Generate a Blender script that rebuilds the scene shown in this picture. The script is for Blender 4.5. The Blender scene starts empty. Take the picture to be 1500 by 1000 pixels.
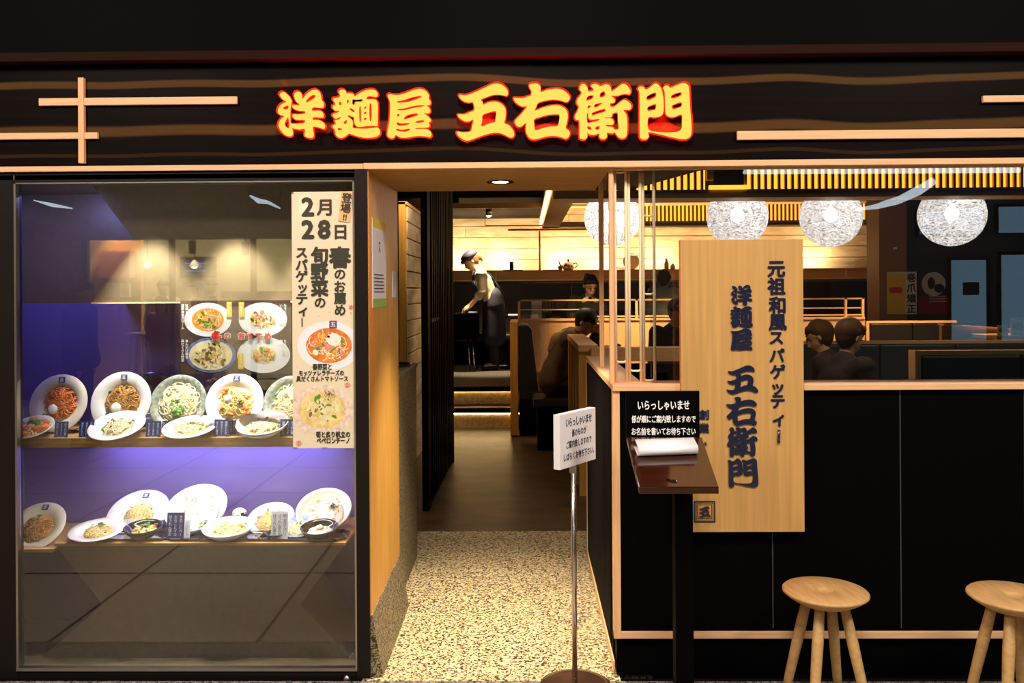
import bpy, bmesh, math, random
from mathutils import Vector, Matrix, noise
S = bpy.context.scene
COL = S.collection
rnd = random.Random(7)
PI = math.pi

# ------------------------------------------------------------------ camera
CAM = Vector((0, -3.3, 1.5)); YAW = math.radians(.82); ROLL = math.radians(.36); FPX = 1250.0
Fw = Vector((-math.sin(YAW), math.cos(YAW), 0)); R0 = Vector((math.cos(YAW), math.sin(YAW), 0)); U0 = Vector((0, 0, 1))
Rr = R0 * math.cos(ROLL) - U0 * math.sin(ROLL); Uu = U0 * math.cos(ROLL) + R0 * math.sin(ROLL)
cd = bpy.data.cameras.new('camera'); cd.sensor_width = 36; cd.lens = 36 * FPX / 1500; cd.shift_y = -76 / 1500
cd.clip_start = .05; cd.clip_end = 60
cam = bpy.data.objects.new('camera', cd); COL.objects.link(cam); S.camera = cam
M3 = Matrix((Rr, Uu, -Fw)).transposed(); cam.matrix_world = Matrix.Translation(CAM) @ M3.to_4x4()


def at(px, py, Y):
    """world point that stands at depth Y and shows at a picture position"""
    d = Fw + Rr * ((px - 750) / FPX) + Uu * ((424 - py) / FPX)
    t = (Y - CAM.y) / d.y
    return CAM + d * t


def X(px, Y, py=500): return at(px, py, Y).x
def Z(py, Y, px=750): return at(px, py, Y).z
def px_m(Y): return FPX / (Y - CAM.y)


# ------------------------------------------------------------------ world, exposure
w = bpy.data.worlds.new('world'); S.world = w; w.use_nodes = True
w.node_tree.nodes['Background'].inputs[0].default_value = (.004, .004, .004, 1)
w.node_tree.nodes['Background'].inputs[1].default_value = 1
S.view_settings.view_transform = 'Standard'; S.view_settings.look = 'None'
S.view_settings.exposure = 0.0; S.view_settings.gamma = 1; S.view_settings.use_curve_mapping = False


def lamp(kind, loc, power, col, to=None, size=.1, spot=60, blend=.5, size_y=None, spread=180):
    l = bpy.data.lights.new('lamp', kind); l.energy = power; l.color = col
    if kind == 'AREA':
        l.size = size
        if size_y: l.shape = 'RECTANGLE'; l.size_y = size_y
        l.spread = math.radians(spread)
    elif kind == 'SPOT':
        l.spot_size = math.radians(spot); l.spot_blend = blend; l.shadow_soft_size = size
    else: l.shadow_soft_size = size
    o = bpy.data.objects.new('lamp', l); COL.objects.link(o); o.location = loc
    if to is not None:
        o.rotation_euler = (Vector(to) - Vector(loc)).to_track_quat('-Z', 'Y').to_euler()
    return o


WARM = (1, .62, .28); WARM2 = (1, .74, .45); NEUT = (1, .86, .70); COOL = (.86, .9, 1)
# mall ceiling lights in front of the shop
for x in (-2.6, 0, 2.6): lamp('AREA', (x, -2.4, 3.6), 76, (1, .86, .74), (x, -.9, 0), size=.7, spread=150)
lamp('AREA', (0, -7.0, 3.8), 70, NEUT, (0, -8, 0), size=2.5, size_y=1)
lamp('AREA', (-5, -8, 3.8), 60, NEUT, (-5, -8.5, 0), size=2.5, size_y=1)
# entrance downlight
lamp('SPOT', (X(733, .4), -.0 + .42, 1.955), 330, (1, .82, .60), (X(733, .4) - .02, .42, 0), size=.03, spot=72, blend=1)
# light inside the restaurant
lamp('SPOT', (-.55, 7.9, 2.44), 340, WARM2, (-.45, 8.3, .6), size=.04, spot=75, blend=.6)
for x in (-.95, -.3, .55, 1.25, 2.1, 3.2, 4.4):
    lamp('AREA', (x, 9.62, 1.80), 17, (1, .68, .34), (x, 9.85, 2.5), size=.35, size_y=.06)
for x in (.5, 2.2, 4.4):
    lamp('SPOT', (x, 5.6, 2.55), 420, WARM, (x, 5.9, .8), size=.04, spot=95, blend=.7)
for x in (1.6, 3.6):
    lamp('SPOT', (x, 2.2, 2.75), 70, WARM2, (x, 2.6, .6), size=.05, spot=95, blend=.7)
lamp('SPOT', (-.35, 4.6, 2.55), 60, WARM, (-.3, 4.6, 0), size=.05, spot=80, blend=.8)
lamp('SPOT', (-.9, 2.2, 2.5), 22, WARM2, (-.95, 2.6, 0), size=.05, spot=90, blend=.8)
lamp('SPOT', (-.75, 3.4, 2.5), 40, WARM2, (-1.1, 4.6, 1.2), size=.05, spot=100, blend=.8)
# unseen red point lamps added for the letters' glow on the fascia
for px in (440, 520, 600, 712, 796, 882, 975): lamp('POINT', tuple(at(px, 165, -.055)), 4, (1, .012, .006), size=0)
# display case lights
for x in (-1.55, -1.2, -.85):
    lamp('SPOT', (x, .02, 1.9), 88, (1, .93, .82), (x + .05, .27, .85), size=.02, spot=62, blend=.6)
lamp('AREA', (-1.26, .125, .85), 6, (1, .94, .84), (-1.26, .20, .4), size=1.05, size_y=.02)
lamp('AREA', (-1.35, .42, .84), 3.2, (.42, .36, 1), (-1.35, .46, .6), size=1.0, size_y=.03)
lamp('AREA', (-1.98, .10, 1.9), 3.5, (.38, .36, 1), (-2.0, .4, .9), size=.25, size_y=.1)


# ------------------------------------------------------------------ materials
def mat(name, col, rough=.5, metal=0, emit=None, es=1, spec=.5, bump=0, bscale=60, noise_amt=0, nscale=5, stretch=(1, 1, 1), trans=0, coat=0, alpha=1):
    m = bpy.data.materials.new(name); m.use_nodes = True
    nt = m.node_tree; b = nt.nodes['Principled BSDF']
    b.inputs['Base Color'].default_value = (*col, 1); b.inputs['Roughness'].default_value = rough
    b.inputs['Metallic'].default_value = metal; b.inputs['Specular IOR Level'].default_value = spec
    b.inputs['Transmission Weight'].default_value = trans; b.inputs['Coat Weight'].default_value = coat
    b.inputs['Alpha'].default_value = alpha
    if emit: b.inputs['Emission Color'].default_value = (*emit, 1); b.inputs['Emission Strength'].default_value = es
    if noise_amt or bump:
        tc = nt.nodes.new('ShaderNodeTexCoord'); mp = nt.nodes.new('ShaderNodeMapping')
        mp.inputs['Scale'].default_value = stretch; nt.links.new(tc.outputs['Object'], mp.inputs[0])
    if noise_amt:
        n = nt.nodes.new('ShaderNodeTexNoise'); n.inputs['Scale'].default_value = nscale; n.inputs['Detail'].default_value = 6
        nt.links.new(mp.outputs[0], n.inputs['Vector'])
        mx = nt.nodes.new('ShaderNodeMix'); mx.data_type = 'RGBA'
        mr = nt.nodes.new('ShaderNodeMapRange'); mr.inputs[1].default_value = .3; mr.inputs[2].default_value = .7
        nt.links.new(n.outputs[0], mr.inputs[0]); nt.links.new(mr.outputs[0], mx.inputs[0])
        mx.inputs[6].default_value = (*[max(0, c * (1 - noise_amt)) for c in col], 1)
        mx.inputs[7].default_value = (*[min(1, c * (1 + noise_amt)) for c in col], 1)
        nt.links.new(mx.outputs[2], b.inputs['Base Color'])
    if bump:
        n2 = nt.nodes.new('ShaderNodeTexNoise'); n2.inputs['Scale'].default_value = bscale; n2.inputs['Detail'].default_value = 4
        nt.links.new(mp.outputs[0], n2.inputs['Vector'])
        bp = nt.nodes.new('ShaderNodeBump'); bp.inputs['Strength'].default_value = bump; bp.inputs['Distance'].default_value = .01
        nt.links.new(n2.outputs[0], bp.inputs['Height']); nt.links.new(bp.outputs[0], b.inputs['Normal'])
    return m


M = {}
M['ash'] = mat('light_ash_wood', (.78, .46, .22), .5, noise_amt=.12, nscale=9, stretch=(9, 9, .6))
M['ash_h'] = mat('light_ash_wood_lengthwise', (.80, .48, .25), .5, noise_amt=.10, nscale=9, stretch=(.6, 9, 9))
M['oak'] = mat('oak_veneer', (.60, .31, .06), .45, noise_amt=.16, nscale=7, stretch=(11, 11, .5))
M['oak_h'] = mat('oak_veneer_lengthwise', (.50, .29, .09), .45, noise_amt=.2, nscale=7, stretch=(.6, 11, 11))
M['stoolwood'] = mat('pale_beech', (.54, .34, .13), .5, noise_amt=.15, nscale=8, stretch=(8, 1, 8))
M['black'] = mat('black_laminate', (.0012, .0012, .0014), .6, spec=.04)
M['blackgloss'] = mat('black_gloss', (.008, .007, .007), .15, spec=.4)
M['frame'] = mat('dark_bronze_frame', (.009, .007, .006), .45, spec=.2)
M['ledge'] = mat('dark_ledge', (.022, .008, .006), .85, spec=.05)
M['ceil'] = mat('black_ceiling', (.006, .004, .003), .7, spec=.1)
M['brownstrip'] = mat('brown_batten', (.30, .16, .06), .5)
M['leather'] = mat('black_leather', (.012, .010, .010), .35, bump=.15, bscale=90)
M['greyleather'] = mat('slate_leather', (.045, .055, .062), .45, bump=.1, bscale=80)
M['steel'] = mat('brushed_steel', (.72, .70, .68), .22, metal=1)
M['silver'] = mat('aluminium_trim', (.55, .52, .48), .3, metal=1)
M['white'] = mat('white_glaze', (.86, .84, .80), .15, coat=.5)
M['cream'] = mat('cream_glaze', (.80, .74, .58), .18, coat=.4)
M['blackbowl'] = mat('black_lacquer', (.012, .011, .010), .12, coat=.6)
M['tray'] = mat('tray_lacquer', (.02, .018, .016), .1, coat=.8)
M['bluebowl'] = mat('blue_speckled_glaze', (.35, .45, .62), .25, noise_amt=.6, nscale=60)
M['greybowl'] = mat('grey_green_speckled_glaze', (.30, .34, .28), .3, noise_amt=.5, nscale=70)
M['reflplate'] = mat('plate_reflection_purple', (.06, .055, .10), .2, coat=.5)  # dark purple puts the violet panel's mirroring into the plate colour
M['violet'] = mat('violet_gloss_panel', (.15, .12, .36), .18, spec=.6, coat=.4)
M['hour'] = mat('taupe_laminate', (.15, .115, .062), .35, noise_amt=.08, nscale=40)
M['navy'] = mat('navy_print', (.02, .035, .17), .5)
M['navypaint'] = mat('navy_relief_letters', (.012, .016, .045), .25, coat=.4)
M['card'] = mat('white_card', (.84, .86, .90), .6)
M['paper'] = mat('cream_paper', (.80, .70, .50), .6)
M['ink'] = mat('dark_olive_ink', (.03, .035, .02), .6)
M['inkblue'] = mat('blue_black_ink', (.02, .025, .06), .6)
M['red'] = mat('red_ink', (.75, .02, .02), .6)
M['tagp'] = mat('tan_paper', (.75, .48, .20), .6)
M['yellowp'] = mat('yellow_print', (.9, .62, .03), .6)
M['whitetext'] = mat('white_letters', (.9, .9, .88), .6)
M['skin'] = mat('skin', (.62, .36, .22), .5)
M['hair'] = mat('dark_hair', (.014, .009, .007), .6)
M['hairbrown'] = mat('brown_hair', (.10, .045, .015), .7)
M['shirt'] = mat('cream_shirt', (.74, .64, .46), .7, bump=.3, bscale=25)
M['apron'] = mat('navy_apron', (.020, .021, .040), .8, bump=.25, bscale=30)
M['blackcloth'] = mat('black_cloth', (.012, .011, .012), .85, bump=.2, bscale=30)
M['jacket'] = mat('brown_jacket', (.075, .045, .022), .75, bump=.4, bscale=25)
M['hood'] = mat('tan_fur_hood', (.20, .13, .06), .9, bump=1, bscale=120)
M['purplecloth'] = mat('purple_apron_cloth', (.25, .04, .20), .8)
M['greencloth'] = mat('grey_green_sweater', (.28, .30, .22), .8)
M['darkcoat'] = mat('dark_plum_coat', (.035, .018, .018), .8, bump=.2)
M['pasta'] = mat('pasta', (.85, .60, .22), .4, spec=.5, noise_amt=.3, nscale=22)
M['pastapale'] = mat('pale_pasta', (.88, .76, .46), .4, noise_amt=.2, nscale=25)
M['pastared'] = mat('tomato_pasta', (.72, .20, .04), .4, noise_amt=.4, nscale=25)
M['pastabrown'] = mat('soy_pasta', (.52, .26, .06), .35, noise_amt=.45, nscale=25)
M['sauce'] = mat('orange_sauce', (.85, .32, .04), .25)
M['greens'] = mat('green_leaf', (.10, .30, .03), .45)
M['greens2'] = mat('dark_green_leaf', (.03, .10, .015), .5)
M['egg'] = mat('white_topping', (.9, .86, .76), .5)
M['yolk'] = mat('yolk', (.9, .45, .03), .3)
M['mush'] = mat('brown_topping', (.30, .13, .04), .5)
M['rice'] = mat('rice', (.86, .82, .70), .6)
M['pink'] = mat('pink_topping', (.80, .25, .20), .5)
M['granite'] = mat('grey_granite', (.20, .17, .12), .5, noise_amt=.75, nscale=150)
M['copper'] = mat('copper_wood', (.42, .20, .08), .35)
M['walnut'] = mat('red_brown_lacquer', (.030, .008, .003), .12, spec=.6, coat=.6, noise_amt=.25, nscale=8, stretch=(1, 8, 8))
M['bamboo'] = mat('pale_lacquered_rod', (.92, .78, .50), .4)
M['plaster'] = mat('warm_plaster', (.62, .42, .20), .7)
M['rest_floor'] = mat('dark_brown_floor', (.060, .036, .018), .4, noise_amt=.6, nscale=3, stretch=(1, 2.2, 1))
M['platform'] = mat('grey_carpet', (.12, .115, .10), .9, noise_amt=.3, nscale=60)
M['riser'] = mat('stone_riser', (.50, .36, .17), .6, noise_amt=.3, nscale=25)
M['tile'] = mat('mall_floor_tile', (.30, .25, .18), .3, noise_amt=.2, nscale=30)
M['graniteout'] = mat('speckled_grey_floor', (.17, .17, .18), .5, noise_amt=.8, nscale=130)
M['mallwall'] = mat('mall_wall', (.10, .09, .075), .7)
M['oppwall'] = mat('opposite_shop_wall', (.50, .44, .26), .8)
M['orangewall'] = mat('opposite_orange_wall', (.55, .30, .08), .7)
M['pinkhood'] = mat('opposite_pink_hood', (.75, .30, .20), .6)
M['pillar'] = mat('brown_pillar', (.30, .16, .08), .6)
M['slate'] = mat('slate_wall', (.045, .055, .062), .7)


def emis(name, col, s):
    m = bpy.data.materials.new(name); m.use_nodes = True; nt = m.node_tree; nt.nodes.clear()
    o = nt.nodes.new('ShaderNodeOutputMaterial'); e = nt.nodes.new('ShaderNodeEmission')
    e.inputs[0].default_value = (*col, 1); e.inputs[1].default_value = s; nt.links.new(e.outputs[0], o.inputs[0]); return m


M['e_yellow'] = emis('lit_letter_face', (1, .70, .11), 1.12)
M['e_red'] = emis('lit_letter_edge', (1, .012, .003), 3.2)
M['e_warm'] = emis('warm_strip_light', (1, .62, .26), 5)
M['e_step'] = emis('step_strip_light', (1, .66, .28), 32)
M['e_white'] = emis('downlight_lens', (1, .93, .85), 14)
M['e_blue'] = emis('daylit_window', (.35, .62, .85), .9)
M['e_cool'] = emis('mall_ceiling_light', (.75, .88, 1), 4)
M['e_pend'] = emis('pendant_lens', (1, .85, .55), 30)
M['e_slat'] = emis('amber_backlight', (1, .37, .03), 2.4)
M['e_bulb'] = emis('lantern_bulb', (1, .95, .88), 60)
M['e_tv'] = emis('screen_picture', (.10, .13, .35), 1.2)
M['e_tv2'] = emis('screen_marks', (.65, .75, 1), 1.5)
M['e_violet'] = emis('violet_strip_light', (.25, .2, 1), 3)


def glass(name, tint, refl, rough=0.0):
    m = bpy.data.materials.new(name); m.use_nodes = True; nt = m.node_tree; nt.nodes.clear()
    o = nt.nodes.new('ShaderNodeOutputMaterial'); t = nt.nodes.new('ShaderNodeBsdfTransparent'); g = nt.nodes.new('ShaderNodeBsdfGlossy')
    t.inputs[0].default_value = (*tint, 1); g.inputs['Roughness'].default_value = rough
    lw = nt.nodes.new('ShaderNodeFresnel'); lw.inputs[0].default_value = 1.5
    ml = nt.nodes.new('ShaderNodeMath'); ml.operation = 'MULTIPLY'; ml.inputs[1].default_value = refl; ml.use_clamp = True
    mx = nt.nodes.new('ShaderNodeMixShader'); nt.links.new(lw.outputs[0], ml.inputs[0]); nt.links.new(ml.outputs[0], mx.inputs[0])
    nt.links.new(t.outputs[0], mx.inputs[1]); nt.links.new(g.outputs[0], mx.inputs[2]); nt.links.new(mx.outputs[0], o.inputs[0]); return m


M['glass'] = glass('window_glass', (.96, .97, .97), 2.0)
M['glass2'] = glass('partition_glass', (.9, .92, .92), 2.0)


def lantern_mat():
    m = bpy.data.materials.new('crinkled_lantern_shell'); m.use_nodes = True; nt = m.node_tree; nt.nodes.clear()
    o = nt.nodes.new('ShaderNodeOutputMaterial')
    tr = nt.nodes.new('ShaderNodeBsdfTransparent'); tr.inputs[0].default_value = (.55, .55, .56, 1)
    tl = nt.nodes.new('ShaderNodeBsdfTranslucent'); tl.inputs[0].default_value = (.8, .8, .82, 1)
    gl = nt.nodes.new('ShaderNodeBsdfGlossy'); gl.inputs[0].default_value = (.55, .55, .60, 1); gl.inputs['Roughness'].default_value = .15
    tc = nt.nodes.new('ShaderNodeTexCoord'); mp = nt.nodes.new('ShaderNodeMapping'); mp.inputs['Scale'].default_value = (1, 1, 3)
    n = nt.nodes.new('ShaderNodeTexNoise'); n.inputs['Scale'].default_value = 34; n.inputs['Detail'].default_value = 3; n.inputs['Distortion'].default_value = 1.2
    bp = nt.nodes.new('ShaderNodeBump'); bp.inputs['Strength'].default_value = 1; bp.inputs['Distance'].default_value = .03
    nt.links.new(tc.outputs['Object'], mp.inputs[0]); nt.links.new(mp.outputs[0], n.inputs['Vector']); nt.links.new(n.outputs[0], bp.inputs['Height'])
    for s in (tl, gl): nt.links.new(bp.outputs[0], s.inputs['Normal'])
    m1 = nt.nodes.new('ShaderNodeMixShader'); m1.inputs[0].default_value = .45; nt.links.new(tl.outputs[0], m1.inputs[1]); nt.links.new(gl.outputs[0], m1.inputs[2])
    m2 = nt.nodes.new('ShaderNodeMixShader'); mr = nt.nodes.new('ShaderNodeMapRange'); mr.inputs[1].default_value = .35; mr.inputs[2].default_value = .65
    mr.inputs[3].default_value = .15; mr.inputs[4].default_value = 1; nt.links.new(n.outputs[0], mr.inputs[0]); nt.links.new(mr.outputs[0], m2.inputs[0])
    nt.links.new(tr.outputs[0], m2.inputs[1]); nt.links.new(m1.outputs[0], m2.inputs[2]); nt.links.new(m2.outputs[0], o.inputs[0]); return m


M['lantern'] = lantern_mat()


def terrazzo_mat(name='washed_pebble_terrazzo', sc=140, k=(1, 1, 1), lift=0):
    m = mat(name, (.6, .5, .3), .5, spec=.3); nt = m.node_tree; b = nt.nodes['Principled BSDF']
    tc = nt.nodes.new('ShaderNodeTexCoord')
    v = nt.nodes.new('ShaderNodeTexVoronoi'); v.inputs['Scale'].default_value = sc; nt.links.new(tc.outputs['Object'], v.inputs['Vector'])
    n = nt.nodes.new('ShaderNodeTexNoise'); n.inputs['Scale'].default_value = 70; n.inputs['Detail'].default_value = 3; nt.links.new(tc.outputs['Object'], n.inputs['Vector'])
    r = nt.nodes.new('ShaderNodeValToRGB'); cr = r.color_ramp; cr.elements[0].position = .10; cr.elements[0].color = (.018 * k[0], .014 * k[1], .008 * k[2], 1)
    cr.elements[1].position = .85; cr.elements[1].color = (.66 * k[0], .55 * k[1], .34 * k[2], 1)
    for p_, c_ in ((.24, (.09, .07, .035)), (.38, (.30, .23, .11)), (.55, (.50, .40, .22))):
        e = cr.elements.new(p_ + lift); e.color = (c_[0] * k[0], c_[1] * k[1], c_[2] * k[2], 1)
    sp = nt.nodes.new('ShaderNodeSeparateColor'); nt.links.new(v.outputs['Color'], sp.inputs[0])
    ad = nt.nodes.new('ShaderNodeMath'); ad.operation = 'ADD'; nt.links.new(sp.outputs[0], ad.inputs[0])
    mm = nt.nodes.new('ShaderNodeMath'); mm.operation = 'MULTIPLY_ADD'; mm.inputs[1].default_value = .7; mm.inputs[2].default_value = -.35
    nt.links.new(n.outputs[0], mm.inputs[0]); nt.links.new(mm.outputs[0], ad.inputs[1]); nt.links.new(ad.outputs[0], r.inputs[0])
    nt.links.new(r.outputs[0], b.inputs['Base Color']); return m


M['terrazzo'] = terrazzo_mat()
M['granite'] = terrazzo_mat('speckled_granite', 210, (.50, .50, .50), .06)
M['graniteout'] = terrazzo_mat('speckled_grey_floor', 190, (.40, .46, .70), .06)


def concrete_mat():
    m = mat('board_formed_concrete', (.62, .52, .36), .8, bump=.5, bscale=40); nt = m.node_tree; b = nt.nodes['Principled BSDF']
    tc = nt.nodes.new('ShaderNodeTexCoord'); mp = nt.nodes.new('ShaderNodeMapping'); mp.inputs['Scale'].default_value = (1, 1, 4); nt.links.new(tc.outputs['Object'], mp.inputs[0])
    n = nt.nodes.new('ShaderNodeTexNoise'); n.inputs['Scale'].default_value = 3; n.inputs['Detail'].default_value = 8; nt.links.new(mp.outputs[0], n.inputs['Vector'])
    v = nt.nodes.new('ShaderNodeTexVoronoi'); v.inputs['Scale'].default_value = 16; nt.links.new(tc.outputs['Object'], v.inputs['Vector'])
    r = nt.nodes.new('ShaderNodeValToRGB'); r.color_ramp.elements[0].position = .035; r.color_ramp.elements[0].color = (.25, .2, .12, 1); r.color_ramp.elements[1].position = .06; r.color_ramp.elements[1].color = (1, 1, 1, 1)
    nt.links.new(v.outputs[0], r.inputs[0])
    r2 = nt.nodes.new('ShaderNodeValToRGB'); r2.color_ramp.elements[0].position = .3; r2.color_ramp.elements[0].color = (.42, .34, .22, 1); r2.color_ramp.elements[1].position = .7; r2.color_ramp.elements[1].color = (.72, .62, .45, 1)
    nt.links.new(n.outputs[0], r2.inputs[0])
    mx = nt.nodes.new('ShaderNodeMix'); mx.data_type = 'RGBA'; mx.blend_type = 'MULTIPLY'; mx.inputs[0].default_value = 1
    nt.links.new(r2.outputs[0], mx.inputs[6]); nt.links.new(r.outputs[0], mx.inputs[7]); nt.links.new(mx.outputs[2], b.inputs['Base Color']); return m


M['concrete'] = concrete_mat()


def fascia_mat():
    """very dark stained veneer with reflected light strips painted as wandering brown bands"""
    m = mat('dark_veneer_painted_reflections', (.02, .006, .004), .5, spec=.06); nt = m.node_tree; b = nt.nodes['Principled BSDF']
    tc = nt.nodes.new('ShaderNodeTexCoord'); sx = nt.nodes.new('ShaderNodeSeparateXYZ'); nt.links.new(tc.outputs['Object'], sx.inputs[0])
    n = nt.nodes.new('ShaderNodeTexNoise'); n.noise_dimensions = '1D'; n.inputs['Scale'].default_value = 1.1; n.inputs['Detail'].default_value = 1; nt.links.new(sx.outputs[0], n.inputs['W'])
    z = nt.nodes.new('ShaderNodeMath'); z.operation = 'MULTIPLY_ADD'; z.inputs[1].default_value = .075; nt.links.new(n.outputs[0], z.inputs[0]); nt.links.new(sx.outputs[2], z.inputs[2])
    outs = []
    for zc, half in ((2.345, .016), (2.165, .022), (2.07, .008)):  # brown bands put strip-light reflections into the veneer colour
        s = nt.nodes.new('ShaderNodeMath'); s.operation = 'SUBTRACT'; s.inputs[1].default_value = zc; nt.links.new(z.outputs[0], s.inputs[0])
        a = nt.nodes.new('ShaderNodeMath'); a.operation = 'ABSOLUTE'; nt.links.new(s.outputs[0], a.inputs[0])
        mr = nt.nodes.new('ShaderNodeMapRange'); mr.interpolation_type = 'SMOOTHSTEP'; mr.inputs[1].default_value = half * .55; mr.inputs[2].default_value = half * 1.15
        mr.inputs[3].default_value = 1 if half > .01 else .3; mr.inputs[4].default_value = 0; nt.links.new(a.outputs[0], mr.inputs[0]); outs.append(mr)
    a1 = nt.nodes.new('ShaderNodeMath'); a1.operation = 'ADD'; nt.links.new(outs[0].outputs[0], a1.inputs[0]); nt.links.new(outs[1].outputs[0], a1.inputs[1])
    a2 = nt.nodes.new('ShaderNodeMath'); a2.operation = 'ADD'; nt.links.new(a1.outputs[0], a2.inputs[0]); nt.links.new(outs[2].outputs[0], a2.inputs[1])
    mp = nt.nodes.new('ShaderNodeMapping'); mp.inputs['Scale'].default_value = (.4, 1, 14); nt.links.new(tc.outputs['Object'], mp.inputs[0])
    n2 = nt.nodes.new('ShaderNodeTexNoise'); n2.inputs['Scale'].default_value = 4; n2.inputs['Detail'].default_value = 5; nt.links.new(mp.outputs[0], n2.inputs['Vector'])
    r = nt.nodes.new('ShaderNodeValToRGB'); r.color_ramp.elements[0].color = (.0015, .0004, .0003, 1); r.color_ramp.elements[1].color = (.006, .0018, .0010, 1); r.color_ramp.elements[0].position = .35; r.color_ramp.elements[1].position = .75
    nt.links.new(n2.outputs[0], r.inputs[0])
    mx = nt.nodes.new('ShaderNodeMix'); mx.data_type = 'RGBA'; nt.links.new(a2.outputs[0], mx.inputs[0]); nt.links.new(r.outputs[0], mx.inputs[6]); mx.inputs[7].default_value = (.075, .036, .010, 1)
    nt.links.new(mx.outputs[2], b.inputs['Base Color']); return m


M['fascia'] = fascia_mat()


# ------------------------------------------------------------------ mesh helpers
class MB:
    def __init__(s): s.v = []; s.f = []; s.sm = []
    def add(s, vs, fs, smooth=False):
        n = len(s.v); s.v += [Vector(v) for v in vs]; s.f += [tuple(i + n for i in f) for f in fs]; s.sm += [smooth] * len(fs); return s
    def box(s, x0, x1, y0, y1, z0, z1, rot=None):
        vs = [Vector((x, y, z)) for z in (z0, z1) for y in (y0, y1) for x in (x0, x1)]
        if rot:
            c = sum(vs, Vector()) / 8; vs = [c + rot @ (v - c) for v in vs]
        return s.add(vs, [(0, 2, 3, 1), (4, 5, 7, 6), (0, 1, 5, 4), (1, 3, 7, 5), (3, 2, 6, 7), (2, 0, 4, 6)])
    def prism(s, pts, axis, a, b):
        """polygon given in the two other axes, extruded along axis from a to b"""
        def mk(p, t):
            return {'x': (t, p[0], p[1]), 'y': (p[0], t, p[1]), 'z': (p[0], p[1], t)}[axis]
        n = len(pts)
        return s.add([mk(p, a) for p in pts] + [mk(p, b) for p in pts], [tuple(range(n))[::-1], tuple(range(n, 2 * n))] + [(i, (i + 1) % n, n + (i + 1) % n, n + i) for i in range(n)])
    def tube(s, pts, r, seg=8, caps=True):
        pts = [Vector(p) for p in pts]; rr = r if isinstance(r, (list, tuple)) else [r] * len(pts)
        n = len(s.v); vs = []; prev = None
        for i, p in enumerate(pts):
            d = (pts[min(i + 1, len(pts) - 1)] - pts[max(i - 1, 0)])
            d = d.normalized() if d.length > 1e-9 else Vector((0, 0, 1))
            if prev is None: u = d.orthogonal().normalized()
            else:
                u = prev - d * prev.dot(d); u = u.normalized() if u.length > 1e-6 else d.orthogonal().normalized()
            prev = u; v = d.cross(u)
            for k in range(seg):
                a = 2 * PI * k / seg; vs.append(p + (u * math.cos(a) + v * math.sin(a)) * rr[i])
        fs = [(i * seg + k, i * seg + (k + 1) % seg, (i + 1) * seg + (k + 1) % seg, (i + 1) * seg + k) for i in range(len(pts) - 1) for k in range(seg)]
        s.add(vs, fs, True)
        if caps: s.add([], [tuple(n + k - len(s.v) for k in range(seg))[::-1]] if False else [])
        if caps:
            m = len(s.v); s.v += []; s.f += [tuple(n + k for k in range(seg))[::-1], tuple(n + (len(pts) - 1) * seg + k for k in range(seg))]; s.sm += [False, False]
        return s
    def lathe(s, prof, c=(0, 0, 0), seg=32, sx=1, sy=1, smooth=True):
        vs = [(c[0] + r * sx * math.cos(2 * PI * k / seg), c[1] + r * sy * math.sin(2 * PI * k / seg), c[2] + z) for r, z in prof for k in range(seg)]
        fs = [(i * seg + k, i * seg + (k + 1) % seg, (i + 1) * seg + (k + 1) % seg, (i + 1) * seg + k) for i in range(len(prof) - 1) for k in range(seg)]
        return s.add(vs, fs, smooth)
    def ball(s, c, rx, ry=None, rz=None, seg=12, rings=8, rot=None, wob=0):
        ry = ry or rx; rz = rz or rx; c = Vector(c); vs = []
        for i in range(rings + 1):
            a = -PI / 2 + PI * i / rings
            for k in range(seg):
                b = 2 * PI * k / seg; p = Vector((math.cos(a) * math.cos(b), math.cos(a) * math.sin(b), math.sin(a)))
                if wob: p *= 1 + wob * noise.noise(p * 2.3 + c * 37)
                q = Vector((p.x * rx, p.y * ry, p.z * rz)); vs.append(c + (rot @ q if rot else q))
        fs = [(i * seg + k, i * seg + (k + 1) % seg, (i + 1) * seg + (k + 1) % seg, (i + 1) * seg + k) for i in range(rings) for k in range(seg)]
        return s.add(vs, fs, True)
    def mesh(s, name, org=None):
        me = bpy.data.meshes.new(name); o = org or Vector()
        me.from_pydata([v - o for v in s.v], [], s.f); me.polygons.foreach_set('use_smooth', s.sm); me.validate(); me.update()
        bm = bmesh.new(); bm.from_mesh(me); bmesh.ops.remove_doubles(bm, verts=bm.verts, dist=1e-6); bmesh.ops.recalc_face_normals(bm, faces=bm.faces); bm.to_mesh(me); bm.free()
        return me


ORG = {}


def obj(name, mb, m, parent=None, label=None, bevel=0, local=False, kind=None):
    """one mesh object; coordinates are world ones unless local"""
    o = parent and ORG.get(parent.name)
    org = Vector() if (local or o is None) else o
    me = mb.mesh(name, org) if isinstance(mb, MB) else mb
    ob = bpy.data.objects.new(name, me); COL.objects.link(ob); me.materials.append(M[m] if isinstance(m, str) else m)
    if parent: ob.parent = parent; ORG[ob.name] = org
    if bevel:
        b = ob.modifiers.new('bevel', 'BEVEL'); b.width = bevel; b.segments = 2; b.limit_method = 'ANGLE'
    if label: ob['label'] = label
    if kind: ob['kind'] = kind
    return ob


def thing(name, label, cat, loc=(0, 0, 0), rot=(0, 0, 0), group=None):
    o = bpy.data.objects.new(name, None); COL.objects.link(o); o.location = loc; o.rotation_euler = rot; o.empty_display_size = .05
    o['label'] = label; o['category'] = cat
    if group: o['group'] = group
    ORG[o.name] = Vector(loc); return o


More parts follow.
